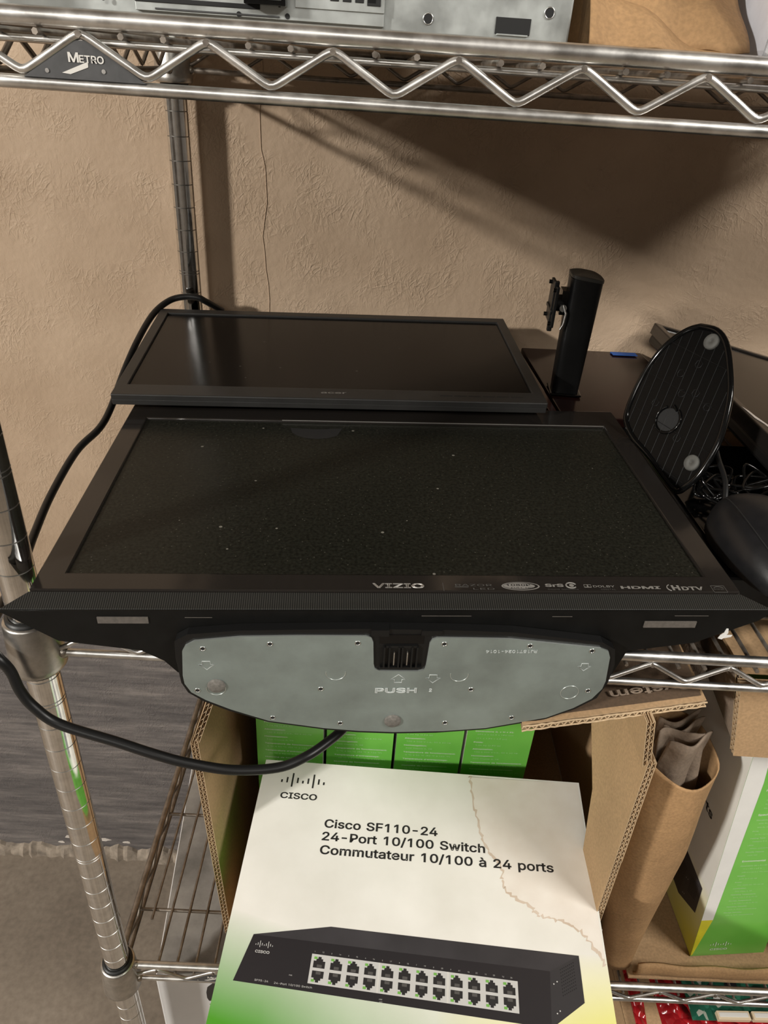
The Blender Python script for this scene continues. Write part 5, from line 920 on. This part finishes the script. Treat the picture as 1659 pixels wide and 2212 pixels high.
def bars_logo(mb, O, U, V, w, mat, name_h=None):
    U, V, O = Vector(U), Vector(V), Vector(O)
    hts = (.28, .55, 1.0, .55, .28, .55, 1.0, .55, .28)
    n = U.cross(V)
    for i, h in enumerate(hts):
        x = w * i / 8; H = w * .34 * h; base = w * .0
        q = [O + U * (x - w * .018) + V * (base - (H * .3 if h == 1 else 0)), O + U * (x + w * .018) + V * (base - (H * .3 if h == 1 else 0)), O + U * (x + w * .018) + V * (base + H * .75), O + U * (x - w * .018) + V * (base + H * .75)]
        mb.add([p + n * .28 for p in q], [(0, 1, 2, 3)], mat)
    mb.text('CISCO', O + U * w * .03 + V * (-w * .40), U, V, name_h or w * .19, mat, width=w * .86, bold=.018)
def carton(label, loc, rot=None, basis=None, spec='fr', art=True, spec_y=0, group='printed switch cartons'):
    t = thing('switch_carton', label, 'box', loc, rot or (0, 0, 0), group, basis)
    b = MB()
    x0, x1, y0, y1, z0, z1 = 0, BW, BH0, BH1, -BT, 0
    vs = [(x, y, z) for z in (z0, z1) for y in (y0, y1) for x in (x0, x1)]
    b.add(vs, [(4, 5, 7, 6)], M['art']); b.add(vs, [(2, 6, 7, 3), (0, 4, 6, 2), (0, 1, 5, 4)], M['green'])
    b.add(vs, [(0, 2, 3, 1)], M['paper_white']); b.add(vs, [(1, 3, 7, 5)], M['green'] if spec == 'en' else M['paper_white'])
    body = b.build('carton', t, bevel=1.6)
    if art:
        g = MB()
        g.text('Cisco SF110-24', (73.9, 176.2, 0), X, Y, 12.0, M['print_black'], width=115, bold=.017)
        g.text('24-Port 10/100 Switch', (73.2, 162.8, 0), X, Y, 12.0, M['print_black'], width=163, bold=.017)
        g.text('Commutateur 10/100 à 24 ports', (73.1, 148.9, 0), X, Y, 12.0, M['print_black'], width=229, bold=.017)
        g.build('printed_title', body)
        g = MB(); bars_logo(g, (22, 222.5, 0), X, Y, 45, M['print_black'], 9.2); g.build('maker_logo', body)
        p = MB()
        def quad(pts, m, lift): p.add([(a, c, lift) for a, c in pts], [tuple(range(len(pts)))], m)
        TL, TR, BR, BL = Vector((24.5, 71.2)), Vector((288.8, 61.8)), Vector((285.6, 18.9)), Vector((24.6, 31.5))
        BLv = Vector((14.6, 33.2))
        quad([BLv, BR, TR, TL], M['sw_dark'], .20); quad([TL, TR, (315.7, 76.2), (93.1, 82.9)], M['sw_top'], .20); quad([BR, (315.6, 39.6), (315.7, 76.2), TR], M['sw_side'], .20)
        for i in range(8):
            for j in range(9):
                a = i / 7; c = j / 8
                xx = 297.6 + 11.8 * a; yy = 43 + 20 * c + 6.4 * a
                quad([(xx, yy), (xx + .8, yy + .4), (xx + .8, yy + 1.4), (xx, yy + 1.0)], M['hole'], .3)
        for xx, yy in ((291, 52), (294, 54), (291.5, 30), (294, 32)): p.disc((xx, yy, 0), X, Y, .6, M['sw_port'], .3, 8)
        A_, B_, C_, D_ = Vector((79.5, 59.4)), Vector((259.8, 51.6)), Vector((259.5, 27.4)), Vector((78.8, 36.1))
        pt = lambda u, v: D_.lerp(C_, u).lerp(A_.lerp(B_, u), v)
        quad([pt(0, 0), pt(1, 0), pt(1, 1), pt(0, 1)], M['sw_port'], .32)
        for i in range(12):
            for j in range(2):
                u0 = (i + .12) / 12; u1 = (i + .88) / 12; v0 = .06 + j * .48; v1 = v0 + .38
                f = (lambda a, c: pt(u0 + (u1 - u0) * a, v0 + (v1 - v0) * (c if j else 1 - c)))
                quad_pts = [f(.05, 0), f(.95, 0), f(.95, .62), f(.76, .62), f(.76, .82), f(.62, .82), f(.62, 1), f(.38, 1), f(.38, .82), f(.24, .82), f(.24, .62), f(.05, .62)]
                if not j: quad_pts.reverse()
                quad(quad_pts, M['print_black'], .40)
                gq = [f(.34, .05), f(.72, .05), f(.72, .3), f(.34, .3)]
                if not j: gq.reverse()
                quad(gq, M['sw_grey'], .46)
                lq = [f(.06, .76), f(.3, .76), f(.3, .98), f(.06, .98)]
                if not j: lq.reverse()
                quad(lq, M['led'], .46)
            U2 = (B_ - A_).normalized(); q = pt((i + .02) / 12, 1.06)
            p.text('%d' % (i + 1), (q.x + 1.6, q.y, 0), (U2.x, U2.y, 0), (0, 1, 0), 1.5, M['sw_port'], lift=.36)
            p.text('%d' % (i + 13), (q.x + 8.6, q.y - .2, 0), (U2.x, U2.y, 0), (0, 1, 0), 1.5, M['sw_port'], lift=.36)
        for k in (4, 8):
            quad([pt(k / 12 - .004, 0), pt(k / 12 + .004, 0), pt(k / 12 + .004, 1), pt(k / 12 - .004, 1)], M['badge_w'], .38)
        U2 = Vector((.9995, -.034, 0)).normalized()
        bars_logo(p, (28.3, 62.6, .05), U2, Y, 15, M['sw_port'], 2.9)
        p.text('SF95-24', (33.0, 34.4, 0), U2, Y, 2.1, M['sw_port'], width=12, lift=.36); p.text('24-Port 10/100 Switch', (50.2, 33.4, 0), U2, Y, 2.1, M['sw_port'], width=33, lift=.36)
        p.text('PWR', (62, 40.6, 0), U2, Y, 1.3, M['sw_port'], lift=.36); p.text('LINK', (141, 28.4, 0), U2, Y, 1.3, M['sw_port'], lift=.36); p.text('ACT', (141.6, 26.4, 0), U2, Y, 1.3, M['sw_port'], lift=.36)
        p.build('product_picture', body)
    if spec:
        s = MB(); U, V = -Z, -X        # read with the carton standing on its right end
        lines = FR_SPEC if spec == 'fr' else EN_SPEC
        x = spec_y; prev = None
        if spec == 'fr':
            for txt, sz, bold in lines:
                ind = 9 if bold else 11.5
                s.text(txt, (x, BH1, -ind), U, V, 2.6 if bold else 2.4, M['print_white'] if bold else M['print_pale'], bold=.012 if bold else .004, sx=1.5)
                x += 4.9 if bold else 6.4
        else:
            # white fore-edge strip with the art's yellow corner, then the text column on the narrow front face
            U, V = -Z, Y; fx = BW
            def fpoly(p, m, l): s.add([(fx + l, y, -z) for z, y in p], [tuple(range(len(p)))], m)
            fpoly([(0, 40), (11, 40), (15.5, BH1 - 30), (14, BH1), (0, BH1)], M['paper_white'], .25)
            fpoly([(0, BH0 + 2), (1.5, BH0 + 2), (11, 40), (0, 40)], M['yellow'], .25)
            y = BH1 - 22
            for txt, ind, bold in lines:
                if bold == 3: h, st_ = 4.2, 7.0
                elif bold == 2: h, st_ = 2.9, 6.0
                elif bold == 1: h, st_ = 1.9, 4.1
                else: h, st_ = 1.8, 4.7 if txt else 3.5
                ox = 20 if y > 60 else 20 - (60 - y) * .1
                if txt: s.text(txt, (fx, y, -ox - ind * 3), U, V, h, M['print_white'] if bold > 1 else M['print_pale'], bold=.014 if bold else .006, sx=1.12)
                y -= st_
            bars_logo(s, (fx, BH0 + 17, -17), U, V, 20, M['print_white'])
        s.build('specification_text', body)
    return t
M['yellow'] = simple('carton_yellow', srgb(214, 206, 48), .4, noise=.12, nscale=60)
STAND = [(0, 0, -1), (0, -1, 0), (-1, 0, 0)]     # carton stood on its right end, picture to the left, green side forward
def stand_basis(lean=0, yaw=0):
    R_ = Euler((0, RAD(lean), RAD(yaw)), 'XYZ').to_matrix()
    return [tuple(R_ @ Vector(a)) for a in STAND]
flat = carton('white stained switch carton lying face up in front of the brown box', (134.1, -122.8, 973.), (6.1, -1.88, -3.21), spec=None)
w = MB(); rnd = random.Random(4)
sp_ = [(222.9, 246.6), (222.9, 238.9), (225.6, 212.4), (231.1, 187.6), (239.5, 164.3), (251.1, 151.4), (251.5, 135.9), (257.5, 125.6), (274.1, 116.4), (282.0, 108.7), (294.4, 105.7), (310.8, 100.9), (324.2, 92.1), (332.5, 79.4), (338, 70.2)]
line = [p + Vector((rnd.uniform(-1.6, 1.6), rnd.uniform(-1.6, 1.6), 0)) for p in smooth_path([(a, c, .10) for a, c in sp_], 7)]
w.add([tuple(p) for p in line] + [(338, 246.6, .10)], [tuple(range(len(line) + 1))], M['stain_in'])
vs = []
for p in line: k = rnd.uniform(.5, 1.7); vs += [p + Vector((-k * .5, -k * .5, .06)), p + Vector((k, k, .06))]
w.add(vs, [(2 * i, 2 * i + 1, 2 * i + 3, 2 * i + 2) for i in range(len(line) - 1)], M['stain_edge'])
w.build('water_stain', flat.children[0])
# plain insert that carries it
ins = thing('carton_insert', 'plain brown carton under the white stained switch carton', 'box', (146, -98, 811.6), (0, 0, -2))
b = MB(); b.box(0, 318, 0, 218, 0, 76, M['kraft']); b.build('carton', ins, bevel=2)
b = MB(); b.box(0, 318, 170, 216, 76.2, 90, M['kraft']); b.build('folded_flap', ins, bevel=2)
names = ['leftmost green carton in the row standing behind the white one', 'second green carton from the left in the standing row', 'third green carton from the left in the standing row', 'rightmost green carton in the standing row, beside the dark gap']
for i in range(4):
    carton(names[i], (138.0 + i * 75.0, 142 + BH1 + i * 1.5, 813.5 + BW), basis=stand_basis(0, .6 * (i - 1.5)), spec='fr', art=False, spec_y=98 + (0.0, 4.0, 7.0, 21.0)[i])
# lower right tray with two standing cartons
rt = thing('cardboard_tray', 'brown cardboard box with cut out front holding a green carton at the right', 'box')
b = MB(); b.box(560, 1000, 6, 490, F(0, 0, 811.6)[2], F(0, 0, 814.4)[2], M['kraft']); b.build('bottom_panel', rt)
b = MB()
rnd = random.Random(2)
b.grid(lambda u, v: F(566 + 432 * u, 12 - 7 * math.sin(v * 2.6) + 1.2 * math.sin(u * 40) * v, 812 + 26 * v + 1.0 * math.sin(u * 23)), 60, 6, M['kraft_paper']); b.build('front_lip', rt, solid=3)
b = MB(); b.box(565, 1000, 490, 494, F(0, 0, 812)[2], F(0, 0, 1262)[2], M['kraft']); b.build('back_panel', rt)
b = MB(); corr_sheet(b, F(566, 16, 1172), F(1000, 16, 1166), F(1000, 16, 1256), F(545, 14, 1256), 7, M['kraft']); b.build('front_panel', rt)
b = MB(); b.box(550, 1000, 22, 490, F(0, 0, 1257)[2], F(0, 0, 1260)[2], M['kraft']); b.build('flap', rt)
b = MB(); corr_sheet(b, F(570, 24, 1180), F(588, 200, 1180), F(580, 200, 1254), F(550, 24, 1254), 6, M['kraft_grey']); b.build('flap', rt)
def upright_basis(lean, yaw):
    R_ = Euler((0, RAD(lean), RAD(yaw)), 'XYZ').to_matrix()
    return [tuple(R_ @ Vector(a)) for a in ((0, -1, 0), (0, 0, 1), (-1, 0, 0))]
for lab, px_ in (('green carton with white specification text standing in the cut out box at the right', 619), ('green carton at the right border behind the first one with its yellow corner showing', 729)):
    t = carton(lab, (px_, 30 + 340 * 1.28, 815.5 + 18 * 1.28), basis=upright_basis(-6.8, 2), spec='en')
    t.scale = (1.28, 1.28, 1.12)
    for ch_ in t.children[0].children:
        if ch_.name.split('.')[0] in ('printed_title', 'product_picture'): ch_.location = (.014, -.007, 0)
# brown paper sleeve with folded paper inside
sl = thing('paper_sleeve', 'brown kraft paper sleeve leaning open at the top between the two boxes', 'packaging')
b = MB()
def sleeve(u, v):
    a = 2 * math.pi * u; zz = 812 + 378 * v
    top = v ** 6
    cx = 552 - 24 * v - 5 * math.sin(v * 3); hw = 16 + 20 * min(1, v * 1.7); hy = 12 + 17 * min(1, v * 1.4)
    zz -= top * 34 * (1 - math.sin(a)) * .5 * 1.0 + top * 20 * (math.cos(a) * .5 + .5)
    wr = 1 + .03 * math.sin(5 * a + v * 9)
    return F(cx + hw * math.cos(a) * wr, 26 + hy * math.sin(a) * wr, zz)
b.grid(sleeve, 40, 40, M['kraft_paper'], True, True); b.build('sleeve', sl, solid=1.2)
for i in range(4):
    b = MB(); r = random.Random(20 + i); y0 = 14 + i * 9; ph = r.uniform(0, 3)
    b.grid(lambda u, v, y0=y0, ph=ph, i=i: F(512 + 36 * u + 4 * math.sin(v * 4 + ph), y0 + 6 * math.sin(u * 5 + ph) + 6 * v, 1075 + 100 * v + 1.5 * math.sin(u * 9 + i) * v + 10 * u * v), 20, 10, M['kraft_grey']); b.build('folded_sheet', sl, solid=1.4)
cr = MB(); r = random.Random(31)
def crump(u, v, c, s, seed):
    r1 = math.sin(u * 17 + seed) * math.sin(v * 11 + seed * 2); r2 = math.sin(u * 31 + v * 23 + seed)
    a = 2 * math.pi * u; p = math.pi * (v - .5); k = 1 + .16 * r1 + .08 * r2
    return F(c[0] + s[0] * math.cos(p) * math.cos(a) * k, c[1] + s[1] * math.cos(p) * math.sin(a) * k, c[2] + s[2] * math.sin(p) * k)
cr.grid(lambda u, v: crump(u, v, (548, 106, 1186), (15, 32, 36), 1.4), 36, 24, M['kraft_grey'], False, True)
tag(cr.build('crumpled_paper'), 'grey brown crumpled paper wad stuffed under the middle shelf above the carton', 'paper')

# ------------------------------------------------------------------ top shelf: metal chassis, paper, wrapped parcel
ch = thing('metal_chassis', 'grey sheet metal equipment chassis with punched holes on the top shelf', 'equipment', (24, 48, ZT + 4.4), (0, 0, 1.0))
b = MB(); b.box(0, 312, 0, 455, 0, 88, M['galv']); b.build('case', ch, bevel=1.2)
b = MB(); O = lambda x, z: Vector((x, 0, z))
for x, z, r_ in ((237, 7.6, 2.5), (300, 13.8, 2.5)): b = MB(); b.disc(O(x, z), X, Z, r_, M['hole'], .4, 22); b.ring((x, -.3, z), X, Z, r_, .35, M['steel_bright'], 22); b.build('punched_hole', ch)

b = MB(); b.box(272.5, 291, -.5, -.1, 3.2, 10.6, M['hole']); b.box(273.5, 290, -.9, -.1, 2.6, 3.4, M['galv']); b.build('punched_slot', ch, bevel=.2)
b = MB(); b.box(86, 214, -3, -.1, 2.5, 60, M['galv']); b.box(86, 150, -3.6, -3, 6.2, 8.2, M['hole']); b.box(168, 214, -3.8, -3, 8.2, 20, M['galv'])
for i in range(4): b.box(186 + i * 6.4, 190.5 + i * 6.4, -4.2, -3.8, 12, 16, M['hole'])
b.box(96, 160, -3.6, -3, 3.2, 4.0, M['badge']); b.box(205, 212, -4.2, -3.8, 11, 18, M['hole'])
for x, z in ((139, 3.6), (164, 4.2), (70, 6.6), (160, 9)): b.disc((x, -3.0, z), X, Z, 1.3, M['hole'], .4, 12)
b.build('port_panel', ch, bevel=.4)
b = MB(); b.box(143, 164, -12, -3, 8.0, 22, M['gloss_black']); b.box(145, 162, -12.6, -12, 10, 20, M['badge']); b.build('socket', ch, bevel=1.2)

pp = thing('kraft_paper_wrap', 'crumpled brown kraft paper wrap right of the metal chassis on the top shelf', 'paper', (344, 30, ZT + 4.6))
b = MB()
def paper(u, v):
    x = 4 + 86 * u; h = 60 * (1 - .25 * u) ; t = v
    y = 26 + 46 * t + 5 * math.sin(u * 6 + t * 3) + 3 * math.sin(u * 13)
    z = h * t ** .8 + 3 * math.sin(u * 9 + t * 5) * t + (1 - t) * (1 + 1.5 * math.sin(u * 11) ** 2) - 6 * t * u
    return (x, y, z)
b.grid(paper, 30, 20, M['kraft_paper'], True); b.build('folded_sheet', pp, solid=.8)
b = MB()
def paper2(u, v):
    x = 0 + 82 * u; fold = .5 + .5 * math.cos(u * 3.0)
    y = 8 + 30 * v + 10 * u + 3 * math.sin(u * 10); z = (4 + 24 * fold * (1 - .3 * u)) * math.sin(v * 1.6) + 1.2 * math.sin(u * 14 + 2)
    return (x, y, max(z, .2))
b.grid(paper2, 26, 14, M['kraft_paper'], True); b.build('folded_sheet', pp, solid=.8)
bg = thing('paper_bag', 'plain brown paper parcel standing behind the crumpled wrap on the top shelf', 'packaging', (352, 96, ZT + 4.6), (0, 0, -2))
b = MB()
b.grid(lambda u, v: (40 + 44 * math.copysign(abs(math.cos(2 * math.pi * u)) ** .4, math.cos(2 * math.pi * u)) + 2 * math.sin(v * 7 + u * 20), 150 + 146 * math.copysign(abs(math.sin(2 * math.pi * u)) ** .4, math.sin(2 * math.pi * u)), 120 * v), 40, 16, M['kraft_paper'], True, True)
b.build('bag_body', bg, solid=.8)
b = MB(); b.box(2, 78, 10, 290, 0, 112, M['kraft']); b.build('filling', bg, bevel=3)
wp = thing('wrapped_parcel', 'white parcel in clear plastic wrap at the right end of the top shelf', 'packaging', (440, 34, ZT + 4.6), (0, 0, -2))
b = MB(); b.box(0, 330, 0, 420, 0, 90, M['clear_white']); b.build('parcel', wp, bevel=4)
def clear():
    m, nt, bb = new_mat('clear_film'); bb.inputs['Base Color'].default_value = (.95, .95, .97, 1); bb.inputs['Roughness'].default_value = .08
    bb.inputs['Transmission Weight'].default_value = .85; bb.inputs['IOR'].default_value = 1.25
    n = N(nt, 'ShaderNodeTexNoise', Scale=55.0, Detail=3.0); nt.links.new(coords(nt), n.inputs['Vector']); bump(nt, bb, n.outputs[0], .8, .006); return m
M['film'] = clear()
b = MB(); b.grid(lambda u, v: (-9 + 9 * u + 1.5 * math.sin(v * 9), -3 + 3 * math.sin(u * 3) + 1.5 * math.sin(v * 14), 92 * v), 8, 24, M['film'], True); b.build('film_edge', wp, solid=.3)

# ------------------------------------------------------------------ bottom shelf goods seen through the lower shelf
wb = thing('white_carton', 'large white carton with black round mark under the left of the lower shelf', 'box', (17.7, 36.9, ZB + 4.4), (0, 0, 5.5))
b = MB(); b.box(0, 520, 0, 330, 0, 291, M['white_box']); wbb = b.build('carton', wb, bevel=2)
M['shade_grey'] = simple('shade_grey_film', (.27, .255, .235, 1), .45, noise=.45, nscale=16, bumpy=.4, bscale=45)
b = MB(); b.box(1.5, 518, 3, 328, 291.2, 293.2, M['shade_grey']); b.build('shade_top_sheet', wb, bevel=.6)  # added film sheet; its grey colour paints in the shade on the carton's top
b = MB(); b.prism([(58, 250), (60, 262), (68, 272), (80, 276), (170, 276), (170, 228), (60, 228), (58, 236)], (0, 0, 0), X, Z, .1, .5, M['print_black']); b.text('O', (70, -.6, 236), X, Z, 26, M['paper_white'], bold=.014); b.box(60, 66, -.5, -.1, 218, 219.5, M['led'])
b.build('printed_mark', wbb)
pc = thing('parts_carton', 'brown open carton of circuit boards on the bottom shelf at the right', 'box', (592, -4, ZB + 4.4))
for nm, (x0, x1, y0, y1, z0, z1) in {'bottom_panel': (0, 420, 0, 330, 0, 4), 'side_panel': (0, 5, 0, 330, 4, 272), 'front_panel': (5, 415, 0, 5, 4, 235), 'back_panel': (5, 415, 325, 330, 4, 272), 'end_panel': (415, 420, 0, 330, 4, 272)}.items():
    MB().box(x0, x1, y0, y1, z0, z1, M['kraft']).build(nm.replace('end_panel', 'side_panel'), pc, bevel=1)
b = MB(); b.add([(0, 0, 272), (0, 300, 272), (36, 300, 286), (40, 6, 284), (0, 0, 270), (0, 300, 270), (36, 300, 284), (40, 6, 282)], [(0, 3, 2, 1), (4, 5, 6, 7), (0, 1, 5, 4), (1, 2, 6, 5), (2, 3, 7, 6), (3, 0, 4, 7)], M['kraft']); b.build('flap', pc)
bw = MB()
bw.grid(lambda u, v: F(600 + 405 * u, 4 + 310 * v, 668 + 8 * math.sin(u * 14) * math.sin(v * 9) + (26 * (1 - u * 9) if u < .11 else 0)), 60, 40, M['bubble'])
bw.grid(lambda u, v: F(600 + 405 * u, 4 + 2 * math.sin(u * 30), 668 - 50 * v + 8 * math.sin(u * 14) * 0), 40, 4, M['bubble'])
bwo = bw.build('bubble_wrap', solid=2); tag(bwo, 'shiny red bubble wrap lining the carton under the circuit boards', 'packaging')
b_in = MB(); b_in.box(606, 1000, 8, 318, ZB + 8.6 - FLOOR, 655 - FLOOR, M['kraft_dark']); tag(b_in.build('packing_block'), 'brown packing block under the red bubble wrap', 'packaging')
rnd = random.Random(77)
plab = ['green circuit board with beige connectors along its front edge on red wrap', 'green circuit board lying behind the one with beige connectors', 'farthest green circuit board on the red bubble wrap']
for i, (px_, py_, pz_, ww, dd) in enumerate(((674, 22, 686, 180, 90), (664, 118, 690, 180, 80), (668, 204, 694, 180, 80))):
    t = thing('circuit_board', plab[i], 'circuit board', (px_, py_, pz_), (3, 0, rnd.uniform(-2, 2)), 'circuit boards on red wrap')
    b = MB(); b.box(0, ww, 0, dd, 0, 1.6, M['pcb']); b.build('board', t)
    for k in range(22):
        b = MB(); x, y = rnd.uniform(6, ww - 26), rnd.uniform(16, dd - 18); s = rnd.uniform(5, 16); mm = rnd.choice([M['pcb_chip'], M['pcb_chip'], M['pcb_chip'], M['galv'], M['sw_port']])
        b.box(x, x + s, y, y + s * rnd.uniform(.6, 1.2), 1.6, 1.6 + rnd.uniform(1.2, 5), mm); b.build('chip', t)
    x = 30
    for k in range(3):
        b = MB(); ww2 = (40, 26, 22)[k]; b.box(x, x + ww2, -1.5, 8, 1.6, 8.5, M['beige']); b.box(x + 2, x + ww2 - 2, 1, 6, 8.5, 8.9, M['badge_w']); b.build('connector', t, bevel=.6); x += ww2 + 4
